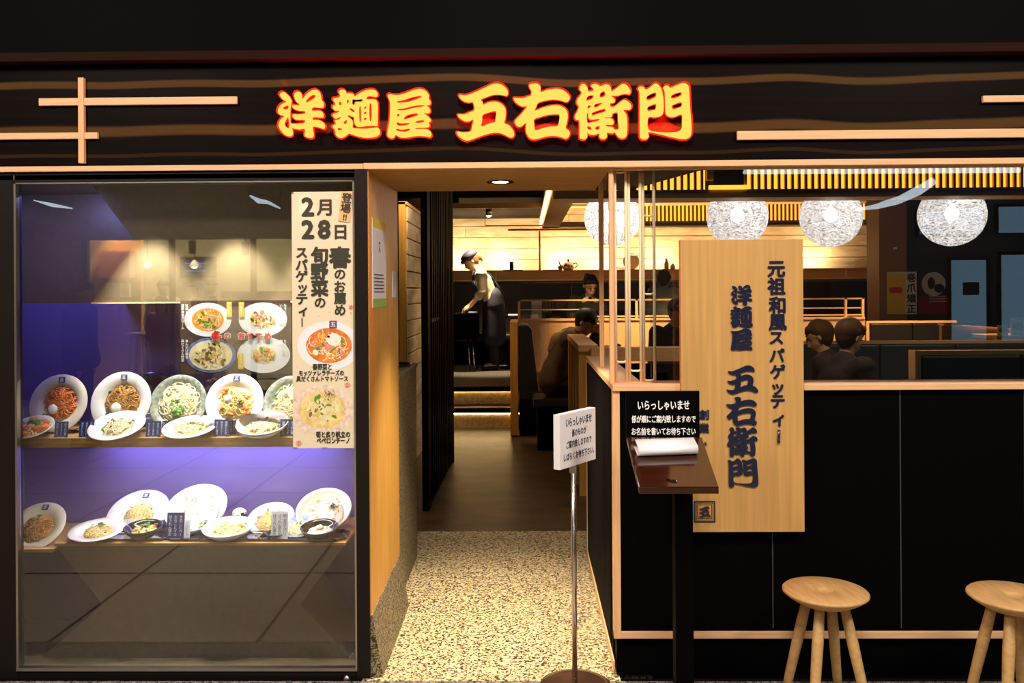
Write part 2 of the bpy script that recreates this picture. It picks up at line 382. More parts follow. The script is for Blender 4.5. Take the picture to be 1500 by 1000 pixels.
def solo(name, mb, m, label, cat, group=None, bevel=0):
    """a thing that is one mesh, origin at its base"""
    lo = Vector((sum(v.x for v in mb.v) / len(mb.v), sum(v.y for v in mb.v) / len(mb.v), min(v.z for v in mb.v)))
    me = mb.mesh(name, lo); o = bpy.data.objects.new(name, me); COL.objects.link(o); me.materials.append(M[m]); o.location = lo
    o['label'] = label; o['category'] = cat
    if group: o['group'] = group
    if bevel: b = o.modifiers.new('bevel', 'BEVEL'); b.width = bevel; b.segments = 2; b.limit_method = 'ANGLE'
    ORG[o.name] = lo
    return o


def struct(name, mb, m, parent=None, bevel=0):
    o = obj(name, mb, m, parent, bevel=bevel)
    if not parent: o['kind'] = 'structure'; ORG[o.name] = Vector()
    return o


def box(*a): return MB().box(*a)


def children(o): return [c for c in bpy.data.objects if c.parent == o]


def copy_tree(o, parent=None, kids=None):
    c = o.copy(); COL.objects.link(c); c.parent = parent
    ORG[c.name] = ORG.get(o.name, Vector())
    for ch in children(o): copy_tree(ch, c)
    return c


# ------------------------------------------------------------------ lettering
_tc = {}


def glyph_mesh(s, extrude=0):
    k = (s, extrude)
    if k in _tc: return _tc[k]
    c = bpy.data.curves.new('lettering', 'FONT'); c.body = s; c.size = 1; c.extrude = extrude; c.resolution_u = 2; c.align_x = 'LEFT'
    o = bpy.data.objects.new('lettering', c); COL.objects.link(o)
    dg = bpy.context.evaluated_depsgraph_get(); me = bpy.data.meshes.new_from_object(o.evaluated_get(dg))
    vs = [v.co.copy() for v in me.vertices]; fs = [tuple(p.vertices) for p in me.polygons]
    bpy.data.objects.remove(o); bpy.data.curves.remove(c); bpy.data.meshes.remove(me)
    x0, x1 = min(v.x for v in vs), max(v.x for v in vs); y0, y1 = min(v.y for v in vs), max(v.y for v in vs)
    cy = .32 if not s in '、。' else .32
    vs = [Vector((v.x - (x0 + x1) / 2, v.y - (.38 if len(s) > 1 or s in 'っゃッィーァ' else (y0 + y1) / 2), v.z)) for v in vs]
    _tc[k] = (vs, fs, x1 - x0, y1 - y0); return _tc[k]


def put_text(mb, s, c, h, bold=.0, width=None, extrude=0, up=Vector((0, 0, 1)), right=Vector((1, 0, 0)), tilt=0, n=6):
    """c centre; h character height in metres; bold as share of h"""
    vs, fs, wd, ht = glyph_mesh(s, extrude)
    k = h / .92; kx = k if width is None else width / wd
    nrm = right.cross(up); c = Vector(c)
    if tilt:
        r = Matrix.Rotation(tilt, 3, nrm); up = r @ up; right = r @ right
    offs = [(0, 0)] if not bold else [(math.cos(2 * PI * i / n) * bold * h, math.sin(2 * PI * i / n) * bold * h) for i in range(n)]
    for j, (dx, dy) in enumerate(offs):
        mb.add([c + right * (v.x * kx + dx) + up * (v.y * k + dy) + nrm * (v.z * k + j * .00004) for v in vs], fs)
    return mb


def vtext(mb, s, cx, ztop, y, h, step=None, bold=.03, small=.8, extrude=0, width=None):
    step = step or h * 1.08; z = ztop - step / 2
    for ch in s:
        if ch == ' ': z -= step * .5; continue
        if ch == 'ー': mb.box(cx - h * .05, cx + h * .05, y - max(extrude, .0003), y, z - h * .38, z + h * .38)
        elif ch in 'ッィっゃ': put_text(mb, ch, (cx + h * .08, y, z + h * .02), h * .95, bold, extrude=extrude); 
        else: put_text(mb, ch, (cx, y, z), h, bold, extrude=extrude)
        z -= step
    return mb


BRUSH = {
 '洋': (400, 120, 6.25, [[(55,110),(75,88),(105,90),(140,120),(165,160),(165,195),(158,230),(155,280),(155,330),(158,378),(200,385),(250,383),(288,375),(290,352),(240,348),(195,340),(175,310),(185,295),(230,298),(290,290),(292,268),(240,262),(195,248),(172,220),(180,208),(215,210),(245,205),(215,180),(195,140),(195,100),(220,82),(250,90),(265,115),(272,150),(300,115),(345,78),(395,65),(430,85),(445,120),(450,160),(470,190),(470,225),(450,238),(400,232),(365,235),(362,262),(410,262),(450,270),(468,300),(465,325),(445,328),(400,325),(368,328),(370,348),(420,352),(460,370),(482,400),(480,425),(465,435),(420,420),(370,415),(370,450),(375,490),(365,515),(335,520),(300,510),(288,490),(290,435),(240,438),(190,430),(172,425),(178,460),(175,490),(150,502),(110,492),(70,455),(45,410),(48,370),(70,335),(95,312),(60,300),(38,275),(42,240),(65,205),(100,185),(120,178),(80,150)],
   [(85,235),(105,220),(135,212),(138,225),(130,245),(100,248)], [(100,390),(112,355),(133,325),(140,350),(145,400),(138,425),(118,418)], [(300,185),(330,140),(370,115),(395,122),(385,142),(345,168)]]),
 '麺': (400, 120, 6.25, [[(598,85),(615,65),(650,65),(668,85),(672,98),(710,97),(735,105),(750,125),(790,100),(840,75),(900,65),(945,75),(965,105),(960,130),(940,135),(905,128),(870,130),(862,155),(920,155),(950,165),(965,200),(965,300),(962,400),(950,410),(920,405),(860,408),(800,415),(765,410),(745,380),(742,345),(740,322),(715,315),(690,302),(682,312),(700,330),(722,350),(730,380),(728,420),(780,430),(850,432),(920,425),(960,422),(982,445),(985,475),(965,500),(920,515),(850,518),(780,505),(720,485),(690,478),(660,500),(625,517),(590,510),(565,480),(560,440),(538,415),(545,395),(568,385),(560,350),(590,345),(625,318),(600,325),(565,335),(540,310),(545,292),(580,280),(605,262),(565,260),(540,235),(545,212),(562,205),(560,180),(545,165),(548,145),(580,140),(612,125),(605,105)],
   [(730,155),(760,160),(820,155),(815,175),(790,180),(755,182),(745,205),(730,205),(725,180)], [(600,180),(618,178),(618,205),(602,208)], [(680,158),(692,160),(690,180),(678,195),(675,175)], [(700,240),(715,240),(742,258),(745,275),(730,272),(705,255)],
   [(790,235),(805,232),(805,358),(792,358)], [(887,208),(905,210),(905,340),(888,348)], [(835,235),(855,222),(855,238),(835,245)], [(835,280),(855,272),(855,290),(835,295)], [(835,335),(855,328),(855,345),(835,352)], [(640,375),(668,348),(672,370),(660,385)], [(590,420),(625,432),(615,442),(592,445)]]),
 '屋': (400, 120, 6.25, [[(1045,120),(1065,105),(1100,112),(1160,112),(1230,90),(1300,65),(1350,58),(1400,75),(1432,115),(1432,150),(1448,180),(1440,212),(1408,214),(1432,232),(1445,265),(1430,288),(1385,290),(1410,305),(1440,335),(1450,360),(1430,378),(1438,395),(1430,418),(1400,422),(1310,425),(1312,435),(1400,435),(1440,455),(1455,490),(1440,512),(1400,505),(1340,500),(1280,505),(1220,515),(1160,512),(1120,490),(1100,515),(1070,518),(1040,495),(1042,450),(1055,380),(1065,300),(1068,200),(1060,160)],
   [(1130,175),(1200,160),(1280,135),(1350,125),(1362,135),(1310,158),(1230,180),(1150,187)], [(1140,248),(1200,240),(1280,220),(1350,211),(1396,217),(1350,228),(1280,238),(1210,256),(1150,258)], [(1135,290),(1155,300),(1135,318)], [(1195,335),(1225,305),(1290,290),(1322,290),(1325,305),(1270,325),(1215,340)], [(1300,370),(1340,355),(1385,355),(1380,370),(1330,378)],
   [(1130,370),(1170,380),(1240,378),(1243,390),(1190,402),(1145,400),(1130,390)], [(1128,430),(1180,440),(1245,430),(1250,445),(1200,460),(1130,448)]]),
 '五': (660, 110, 8.333, [[(95,240),(120,232),(180,238),(250,220),(400,155),(500,108),(570,95),(640,115),(700,175),(708,225),(690,252),(660,245),(600,235),(520,238),(440,265),(370,295),(390,325),(400,360),(450,335),(540,320),(620,345),(670,400),(680,460),(672,540),(662,590),(720,620),(770,680),(785,730),(765,765),(730,770),(660,735),(590,712),(500,715),(400,740),(300,775),(210,805),(150,795),(90,750),(65,710),(75,690),(130,700),(200,700),(240,685),(260,620),(270,545),(220,565),(160,560),(100,520),(80,485),(100,475),(160,478),(220,455),(285,425),(285,370),(265,325),(220,330),(160,315),(110,275)],
   [(390,490),(460,458),(540,440),(560,455),(555,520),(540,580),(480,590),(375,628),(385,560)]]),
 '右': (660, 110, 8.333, [[(765,275),(790,270),(870,275),(930,258),(978,240),(985,190),(960,140),(965,105),(1020,92),(1070,100),(1100,140),(1102,200),(1180,175),(1300,160),(1390,185),(1450,240),(1465,280),(1440,320),(1410,328),(1350,308),(1260,295),(1160,308),(1070,335),(1045,385),(1030,430),(1130,395),(1240,370),(1330,370),(1410,415),(1437,480),(1432,560),(1412,650),(1445,680),(1462,720),(1440,770),(1405,785),(1350,765),(1270,750),(1180,755),(1080,780),(1000,790),(950,765),(920,710),(912,650),(915,585),(870,620),(830,635),(790,610),(775,565),(800,530),(850,480),(900,420),(930,378),(870,378),(810,345),(770,300)],
   [(1020,540),(1100,510),(1200,485),(1310,480),(1335,495),(1330,560),(1305,628),(1220,632),(1130,650),(1050,675),(1025,665),(1018,600)]]),
 '衛': (840, 110, 8.333, [[(70,140),(100,98),(140,105),(170,150),(180,188),(240,180),(240,155),(215,130),(225,108),(270,98),(315,115),(330,130),(380,108),(430,110),(460,145),(468,190),(530,155),(600,105),(650,112),(695,165),(705,205),(690,235),(650,228),(600,232),(540,250),(490,248),(462,250),(495,275),(512,310),(495,338),(450,345),(460,385),(510,380),(570,330),(630,300),(690,335),(715,385),(695,425),(650,425),(615,435),(650,480),(662,560),(662,680),(645,760),(600,782),(550,765),(500,700),(480,718),(410,710),(408,760),(375,788),(330,780),(310,750),(310,718),(250,735),(190,728),(165,705),(162,760),(130,790),(80,780),(65,745),(65,565),(25,545),(8,500),(40,440),(60,380),(35,340),(40,290),(80,240),(95,200),(70,165)],
   [(175,250),(240,242),(232,280),(190,300),(152,305)], [(330,215),(380,192),(383,250),(325,265)], [(175,368),(210,370),(195,395),(168,405)], [(265,350),(350,335),(340,350),(290,385),(250,390)], [(232,455),(380,410),(382,445),(300,470),(232,490)], [(160,470),(172,465),(180,520),(215,545),(310,535),(305,555),(230,575),(165,580)], [(165,625),(210,640),(210,670),(170,660)], [(268,638),(312,625),(312,660),(268,668)],
   [(480,470),(540,460),(548,560),(555,650),(540,668),(500,668),(480,640),(410,632),(400,610),(470,612),(492,590),(485,550),(450,530),(390,530),(390,520),(455,518),(475,495)]]),
 '門': (840, 110, 8.333, [[(780,160),(810,130),(850,135),(880,165),(930,145),(985,98),(1030,105),(1075,165),(1090,230),(1100,300),(1098,450),(1060,500),(990,515),(910,518),(912,665),(1050,700),(1200,705),(1290,690),(1325,650),(1330,590),(1325,485),(1240,510),(1180,512),(1130,480),(1120,400),(1115,200),(1095,155),(1125,122),(1165,130),(1185,148),(1270,115),(1350,90),(1405,120),(1420,180),(1430,400),(1445,600),(1440,730),(1400,780),(1330,790),(1220,770),(1080,735),(915,700),(915,750),(890,785),(840,790),(808,765),(800,700),(802,400),(800,200)],
   [(898,250),(1000,205),(1000,262),(898,302)], [(905,385),(1003,350),(1000,415),(960,428),(905,432)], [(1205,240),(1312,205),(1312,250),(1205,285)], [(1208,368),(1318,330),(1320,385),(1230,415),(1208,405)]]),
}


def brush_char(ch, extrude, offset, bevel=0):
    """brush-style character as a filled 2-D curve turned to a mesh; box about 1 unit wide, centred"""
    ox, oy, sc, loops = BRUSH[ch]
    xs = [p[0] for p in loops[0]]; ys = [p[1] for p in loops[0]]
    cx, cy = (min(xs) + max(xs)) / 2, (min(ys) + max(ys)) / 2
    c = bpy.data.curves.new('character', 'CURVE'); c.dimensions = '2D'; c.fill_mode = 'BOTH'; c.extrude = extrude; c.offset = offset; c.bevel_depth = bevel; c.bevel_resolution = 1
    for li, lp in enumerate(loops):
        q = []; n = len(lp); sub = 3
        for i in range(n):
            p0, p1, p2, p3 = [Vector(lp[(i + d) % n]) for d in (-1, 0, 1, 2)]
            for t in range(sub):
                u = t / sub
                q.append(.5 * ((2 * p1) + (p2 - p0) * u + (2 * p0 - 5 * p1 + 4 * p2 - p3) * u * u + (3 * p1 - p0 - 3 * p2 + p3) * u ** 3))
        sp = c.splines.new('POLY'); sp.points.add(len(q) - 1); sp.use_cyclic_u = True
        for pt, v in zip(sp.points, q): pt.co = ((v.x - cx) / sc / 100, -(v.y - cy) / sc / 100, 0, 1)
    o = bpy.data.objects.new('character', c); COL.objects.link(o)
    dg = bpy.context.evaluated_depsgraph_get(); me = bpy.data.meshes.new_from_object(o.evaluated_get(dg))
    vs = [v.co.copy() for v in me.vertices]; fs = [tuple(p.vertices) for p in me.polygons]
    bpy.data.objects.remove(o); bpy.data.curves.remove(c); bpy.data.meshes.remove(me)
    return vs, fs, (ox + cx / sc, oy + cy / sc), ((max(xs) - min(xs)) / sc, (max(ys) - min(ys)) / sc)


# ================================================================== SETTING
XL_ = X(541, 0)
# outer floor of the mall (each tile a piece)
fl = struct('floor', box(-9, 9, -14, -.02, -.06, -.012), 'mallwall')
tile = None; tm = MB().box(-.440, .440, -.440, .440, -.012, 0).mesh('tile'); tm.materials.append(M['tile'])
for i in range(-9, 9):
    for j in range(12):
        t = bpy.data.objects.new('tile', tm); COL.objects.link(t); t.parent = fl; t.location = (i * .9 + .2, -.75 - j * .9, 0)
struct('floor_mall_edge', box(-9, 9, -.30, -.03, -.012, .0), 'graniteout')
struct('floor_entrance', MB().box(XL_ - .03, .36, -.03, .1, -.05, .001).box(XL_ - .03, .5, .1, 2.0, -.05, .001).box(-.9, XL_ - .03, .5, 2.0, -.05, .001), 'terrazzo')
struct('floor_restaurant', MB().box(-3, 9, 2.0, 11, -.05, 0).box(.5, 9, .1, 2.0, -.05, 0).box(-3, -.9, .55, 2.0, -.05, 0), 'rest_floor')
struct('ceiling_restaurant', box(-3, 9, .8, 11, 2.80, 2.9), 'ceil')
struct('ceiling_mall', box(-9, 9, -14, -.0, 4.0, 4.1), 'ceil')
struct('wall_mall_far', MB().box(-9, 9, -14, -13.9, 0, 4).box(-9.1, -9, -14, 0, 0, 4).box(9, 9.1, -14, 0, 0, 4), 'mallwall')
struct('wall_restaurant_side', MB().box(-3.1, -3, .6, 11, 0, 2.9).box(9, 9.1, .1, 11, 0, 2.9), 'ceil')
# header
ZH = Z(246, 0); ZT = Z(92, 0)
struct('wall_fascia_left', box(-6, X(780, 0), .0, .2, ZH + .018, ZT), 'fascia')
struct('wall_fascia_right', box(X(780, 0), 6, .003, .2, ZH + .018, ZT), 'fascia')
struct('trim_ledge', MB().box(-6, 6, -.05, .25, ZT + .012, ZT + .045), 'ledge')
struct('wall_upper', box(-6, 6, .02, .25, ZT + .04, 4), 'black')
struct('trim_header', MB().box(-6, X(534, 0), -.012, .02, ZH, ZH + .020).box(X(534.8, 0), 6, -.012, .02, ZH, ZH + .022), 'ash_h')
for n_, (x0, y0, x1, y1) in enumerate([(57, 144, 347, 152), (0, 195, 143, 203), (115, 114, 124, 239), (1080, 192, 1500, 201), (1440, 140, 1500, 149)]):
    a = at(x0, y0, -.012); b = at(x1, y1, -.012)
    if x1 == 1500: b.x += .4
    if x0 == 0: a.x -= .4
    dy = .004 if n_ == 2 else 0
    struct('trim_%d' % (n_ + 1), box(a.x, b.x, -.014 - dy, .0, b.z, a.z), 'ash_h' if n_ != 2 else 'ash', bevel=.001)
# entrance tunnel
XL = X(541, 0); XR = X(897, 0)
struct('ceiling_entrance', MB().box(XL - .05, XR + .0, .02, .76, ZH, ZH + .05).box(XL - .1, XR + .0, .74, .80, ZH + .03, ZH + .3), 'oak_h')
struct('wall_jamb_left', MB().box(XL - .045, XL, .0, .76, .24, ZH), 'oak')
struct('baseboard_left', MB().prism([(XL - .045, 0), (XL - .045, .24), (XL + .004, .24), (XL + .045, 0)], 'y', 0.003, .75), 'granite')
# dark frame of the display case
fx0, fx1, fz0, fz1 = X(22, 0), X(521, 0), Z(982, 0, 270), Z(266, 0, 270)
f = struct('window_1', MB().box(-6, fx0, .0, .05, 0, ZH).box(fx1, XL - .003, -.012, .06, 0, ZH).box(fx0, fx1, .0, .06, fz1, ZH - .006).box(fx0, fx1, .0, .06, 0, fz0), 'frame', bevel=.002)
obj('frame_lip', MB().box(fx0, fx0 + .008, -.004, .02, fz0, fz1).box(fx1 - .008, fx1, -.004, .02, fz0, fz1).box(fx0, fx1, -.004, .02, fz1 - .004, fz1).box(fx0, fx1, -.006, .02, fz0, fz0 + .012), 'silver', f)
obj('frame_line', MB().box(X(25, 0), X(515, 0), -.004, .0, Z(250.5, 0, 270), Z(248.6, 0, 270)), 'brownstrip', f)
obj('glass_pane', box(fx0 + .006, fx1 - .006, .008, .014, fz0 + .01, fz1 - .003), 'glass', f)
mb = MB().lathe([(.0, -.010), (.008, -.010), (.013, -.006), (.013, .004)], seg=20)
mb.v = [Vector((v.x, v.z, v.y)) + at(508, 994, -.01) for v in mb.v]; lk = obj('lock', mb, 'steel', f)
obj('keyhole', MB().box(at(508, 994, 0).x - .001, at(508, 994, 0).x + .001, -.0222, -.0195, at(508, 994, 0).z - .004, at(508, 994, 0).z + .004), 'black', lk)

# case interior
cx0, cx1 = fx0 - .01, fx1 + .02
BK = .50
struct('wall_case_left', box(-2.26, -2.25, .06, BK, 0, fz1 + .02), 'violet')
struct('wall_case_right', box(cx1, cx1 + .01, .02, BK, 0, fz1 + .02), 'violet')
struct('wall_case_back', MB().box(-2.25, cx1, BK, BK + .02, 0, Z(440, BK)), 'violet')
struct('wall_case_back_upper', MB().box(-2.25, cx1, BK + .001, BK + .02, Z(440, BK), fz1 + .04), 'hour')
struct('ceiling_case', box(-2.25, cx1, .0, BK, fz1 + .012, fz1 + .03), 'hour')
struct('floor_case', box(-2.25, cx1, .02, BK, fz0 - .03, fz0 + .005), 'hour')
# ================================================================== display case furniture
PY = .105
def PP(px, py, y=PY): p = at(px, py, y); return (p.x, p.z)
ped = thing('display_pedestal', 'taupe hourglass-shaped pedestal carrying the lower row of food models', 'pedestal', (at(290, 900, .3).x, .3, fz0 + .005))
zs = PP(290, 797)[1]
w1 = (X(80, PY), X(503, PY)); w2 = (X(150, PY, 885), X(440, PY, 885)); zm = PP(295, 885)[1]; w3 = (X(62, PY, 970), X(512, PY, 940))
obj('upper_block', MB().prism([(w1[0], zs - .004), (w1[1], zs - .004), (w2[1], zm), (w2[0], zm)], 'y', PY, BK - .005), 'hour', ped)
obj('lower_block', MB().prism([(w2[0], zm), (w2[1], zm), (w3[1], fz0 + .006), (w3[0], fz0 + .006)], 'y', PY, BK - .005), 'hour', ped)
obj('shelf_top', MB().box(w1[0] - .004, w1[1] + .004, PY - .004, BK - .003, zs - .004, zs + .006), 'oak_h', ped)
SH1 = zs + .0062
hang = thing('hanging_display_block', 'taupe hourglass-shaped block hanging in the upper part of the glass case', 'display block', (at(290, 350, .3).x, .3, Z(441, PY)))
u1 = (X(120, PY), X(490, PY)); u2 = (X(184, PY), X(420, PY)); u3 = (X(116, PY), X(500, PY)); zu = Z(350, PY)
obj('upper_block', MB().prism([(u1[0], fz1 + .012), (u1[1], fz1 + .012), (u2[1], zu), (u2[0], zu)], 'y', PY + .1, BK - .005), 'hour', hang)
obj('lower_block', MB().prism([(u2[0], zu), (u2[1], zu), (u3[1], Z(440, PY)), (u3[0], Z(440, PY))], 'y', PY + .1, BK - .005), 'hour', hang)
obj('edge_strip', MB().box(u3[0], u3[1], PY + .095, PY + .105, Z(441.5, PY), Z(439.5, PY)), 'ash_h', hang)
zsh = Z(641, .10, 290)
sh = thing('display_shelf', 'oak-edged shelf carrying the upper row of food models', 'shelf', (-1.3, .3, zsh - .035))
obj('board', box(-2.245, cx1 - .003, .11, BK - .003, zsh - .034, zsh), 'oak_h', sh)
obj('front_edge', box(-2.245, cx1 - .003, .095, .11, zsh - .036, zsh + .001), 'oak_h', sh)
SH2 = zsh + .0012


# ------------------------------------------------------------------ dishes
def plate_prof(r, depth, rim=.3, th=.004):
    ri = r * (1 - rim)
    return [(0, depth * .12), (ri * .7, depth * .14), (ri * .97, depth * .42), (ri * 1.08, depth * .75), (r, depth), (r + .002, depth - .002), (ri * 1.1, depth * .6), (ri * .8, .002), (ri * .6, 0), (0, 0)]


def bowl_prof(r, depth):
    return [(0, depth * .14), (r * .45, depth * .18), (r * .75, depth * .42), (r * .93, depth * .75), (r, depth), (r + .004, depth - .001), (r * .95, depth * .62), (r * .72, depth * .22), (r * .5, depth * .05), (r * .42, 0), (0, 0)]


def noodles(r, n, h, th=.0022, seed=0, z0=0):
    g = random.Random(seed); mb = MB()
    mb.ball((0, 0, z0), r * .90, r * .90, h * .44, seg=16, rings=8, wob=.12)
    for i in range(n):
        a = g.uniform(0, 2 * PI); rad = r * g.uniform(.15, .85); cx, cy = rad * math.cos(a), rad * math.sin(a); cr = r * g.uniform(.12, .4)
        st = g.uniform(0, 6.3); ln = g.uniform(2.2, 5.5); pts = []
        for k in range(9):
            t = st + ln * k / 8; x = cx + cr * math.cos(t); y = cy + cr * math.sin(t) * g.uniform(.85, 1.1); q = min(1, math.hypot(x, y) / r)
            if q >= .98: x *= .95 / q; y *= .95 / q
            pts.append((x, y, z0 + h * .74 * math.sqrt(max(0.02, 1 - q * q)) + g.uniform(0, .004)))
        mb.tube(pts, th, 5, False)
    return mb


def leafs(mb, c, n, s, g, flat=.25):
    for i in range(n):
        p = Vector(c) + Vector((g.uniform(-1, 1), g.uniform(-1, 1), 0)) * s * 1.2 + Vector((0, 0, g.uniform(0, s * .8)))
        mb.ball(p, s * g.uniform(.5, 1), s * g.uniform(.25, .5), s * flat, 8, 5, Matrix.Rotation(g.uniform(0, 6.3), 3, 'Z') @ Matrix.Rotation(g.uniform(-.8, .8), 3, 'X'), .3)
    return mb


def dish(name, label, px, y, z, r, ware='white', bowl=False, tilt=0, yaw=0, food='pasta', tops=(), nood=True, depth=None, sx=1, logo=False, seed=1, lift=0, foodr=.6, group=None, n=60):
    """tilt turns the dish up towards the viewer; z is what it stands on, px its centre in the picture's width"""
    g = random.Random(seed * 13 + 5); depth = depth or (r * .55 if bowl else r * .24)
    x = X(px, y)
    # lowest point of the tilted dish rests on z
    rb = r * (.42 if bowl else .56)
    base = z + lift + (rb * math.sin(tilt) if tilt < 1.0 else r * math.sin(tilt)) + (0 if tilt < 1 else -depth * 0)
    t = thing(name, label, 'dish', (x, y, base), (tilt, 0, yaw), group)
    prof = bowl_prof(r, depth) if bowl else plate_prof(r, depth, 1 - foodr)
    pm = MB().lathe(prof, seg=40, sx=sx); obj('bowl' if bowl else 'plate', pm, ware, t, local=True)
    fr = r * (foodr if not bowl else .74); z0 = depth * (.2 if not bowl else .42)
    fh = depth * (.9 if not bowl else .5) + .004
    if nood: obj('noodles', noodles(fr * .98, n, fh, max(.0018, r * .02), seed, z0), food, t, local=True, kind='stuff')
    else:
        mb = MB().ball((0, 0, z0), fr * .95, fr * .95, fh * .6, 18, 8, wob=.15)
        for k in range(26): mb.ball((g.uniform(-.65, .65) * fr, g.uniform(-.65, .65) * fr, z0 + fh * .5), fr * .13, fr * .1, fr * .09, 7, 5, wob=.4)
        obj('filling', mb, food, t, local=True, kind='stuff')
    for (nm, m, dx, dy, s, k) in tops:
        mb = MB(); c = (dx * fr, dy * fr, z0 + fh * .74)
        if k == 'leaf': leafs(mb, c, 9, s * fr, g)
        elif k == 'shred':
            for i in range(26):
                a = g.uniform(0, 6.3); p = Vector(c) + Vector((math.cos(a), math.sin(a), 0)) * g.uniform(0, s * fr)
                q = p + Vector((g.uniform(-1, 1), g.uniform(-1, 1), g.uniform(0, 1.2))) * s * fr * .7; mb.tube([p, (p + q) / 2 + Vector((0, 0, .003)), q], .0016, 4, False)
        elif k == 'ball': mb.ball(c, s * fr, s * fr, s * fr * .6, 12, 8, wob=.15)
        elif k == 'bits':
            for i in range(14): mb.ball((g.uniform(-.8, .8) * fr, g.uniform(-.8, .8) * fr, z0 + fh * .62), s * fr * g.uniform(.5, 1), s * fr * .5, s * fr * .45, 7, 5, Matrix.Rotation(g.uniform(0, 6), 3, 'Z'), .3)
        elif k == 'grate':
            for i in range(50):
                p = Vector(c) + Vector((g.gauss(0, .5), g.gauss(0, .5), g.uniform(0, .5))) * s * fr; mb.tube([p, p + Vector((g.uniform(-1, 1), g.uniform(-1, 1), .3)) * s * fr * .35], .002, 4, False)
        obj(nm, mb, m, t, local=True, kind='stuff' if k in ('shred', 'grate', 'bits') else None)
    if logo:
        rr = r * (foodr + 1.02) / 2; zl = depth * .93
        lg = obj('crest', MB().box(-.013, .013, rr - .012, rr + .012, zl - .002, zl + .0012), 'navy', t, local=True)
        lm = put_text(MB(), '五', (0, rr, zl + .0018), .017, .04, up=Vector((0, 1, 0)), right=Vector((1, 0, 0))); obj('lettering', lm, 'cream', lg, local=True)
    if tilt > .9:
        # easel behind the dish, built in the dish's own frame
        e = MB(); ct, st_ = math.cos(tilt), math.sin(tilt)
        inv = Matrix.Rotation(-tilt, 3, 'X')
        for s in (-1, 1):
            a = inv @ Vector((s * r * .3, r * .30 * ct + .012, -r * st_ + .001)); b = Vector((s * r * .25, 0, -.004)); c_ = inv @ Vector((s * r * .3, -r * ct * 1.0 - .0, -r * st_ + .002)); d = inv @ Vector((s * r * .3, r * .9, -r * st_ + .002))
            e.tube([c_, d], .002, 5); e.tube([d, b], .002, 5)
        obj('easel', e, 'steel', t, local=True)
    return t


T1 = 1.28
U = SH2
leaf, shred, ball, bits, grate = 'leaf', 'shred', 'ball', 'bits', 'grate'
G1, G2 = 'pasta models on the upper shelf', 'dish models on the lower shelf'
dish('pasta_plate', 'dim wide-rimmed plate of red sauce pasta made for a mirror reflection at far left of upper shelf', 90, .26, U, .120, 'cream', tilt=T1, food='pastared', tops=[('cream_topping', 'egg', -.25, -.35, .28, ball), ('sprinkles', 'greens2', 0, 0, .1, bits)], logo=True, seed=2, foodr=.62, group=G1)  # solid dish added in place of a side-wall reflection
dish('pasta_plate', 'upright wide-rimmed plate of brown pasta with white topping on upper shelf', 181, .26, U, .125, 'white', tilt=T1, food='pastabrown', tops=[('white_topping', 'egg', -.2, -.35, .3, ball), ('green_bits', 'greens2', 0, .1, .13, bits)], logo=True, seed=3, foodr=.62, group=G1)
dish('pasta_bowl', 'upright grey-green speckled plate of noodles and broccoli on upper shelf', 264, .26, U, .118, 'greybowl', tilt=T1, food='pastapale', tops=[('broccoli', 'greens', .05, -.35, .2, leaf), ('herbs', 'greens', -.1, .05, .12, leaf)], seed=4, foodr=.78, group=G1)
dish('pasta_plate', 'upright bright white plate of pasta with tomato on upper shelf below the menu poster', 346, .26, U, .120, 'white', tilt=T1, food='pasta', tops=[('white_topping', 'egg', -.35, .2, .22, ball), ('tomato', 'pastared', -.1, -.4, .18, bits), ('seaweed', 'greens2', .3, 0, .25, shred)], logo=True, seed=5, foodr=.66, group=G1)
dish('pasta_bowl', 'upright speckled plate of pale pasta half hidden behind the paper banner', 428, .26, U, .115, 'greybowl', tilt=T1, food='pastapale', tops=[('herbs', 'greens', -.2, .2, .12, bits)], seed=6, foodr=.76, group=G1)
for q, (px, lb) in enumerate([(222, 'dark solid plate made for the back-panel reflection of the brown pasta plate'), (378, 'dark solid plate made for the back-panel reflection of the tomato pasta plate')]):
    t = thing('plate_reflection', lb, 'dish', (X(px, .42), .42, U + .118 * math.sin(1.25)), (1.25, 0, 0), 'solid plates made for reflections at the back of the upper shelf')  # solid plates added in place of plate reflections in the back panel
    obj('plate', MB().lathe(plate_prof(.116, .028, .35), seg=40), 'reflplate', t, local=True)
    obj('reflection_foot_ring', MB().lathe([(.05, -.004), (.055, -.004), (.055, .002), (.05, .002), (.05, -.004)], seg=24), 'reflplate', t, local=True)
T2 = .42
dish('pasta_dish', 'tilted cream dish of orange roe pasta with greens made for a mirror reflection at far left of upper shelf', 46, .135, U, .085, 'cream', tilt=T2, food='pasta', tops=[('roe', 'pastared', -.15, 0, .45, bits), ('greens', 'greens', .1, .45, .3, leaf)], seed=7, foodr=.8, group=G1, lift=.005)  # solid model standing in for a dish mirrored at the left
dish('pasta_dish', 'oval white dish of cream pasta in front of the brown pasta plate', 172, .135, U, .108, 'white', tilt=T2, food='pastapale', tops=[('mushroom', 'mush', .1, .2, .13, bits), ('greens', 'greens', -.1, 0, .1, bits)], seed=8, foodr=.6, group=G1, bowl=False)
dish('pasta_dish', 'oval white dish of pale noodles in front of the grey-green plate', 278, .135, U, .105, 'white', tilt=T2 * .7, food='pastapale', tops=[('greens', 'greens', 0, .2, .14, leaf)], seed=9, foodr=.65, group=G1)
dish('pasta_dish', 'white bowl-shaped dish of pasta beside the paper banner', 385, .135, U, .100, 'white', bowl=True, depth=.045, tilt=T2 * .8, food='pastapale', tops=[('mushroom', 'mush', 0, .1, .16, bits)], seed=10, group=G1)


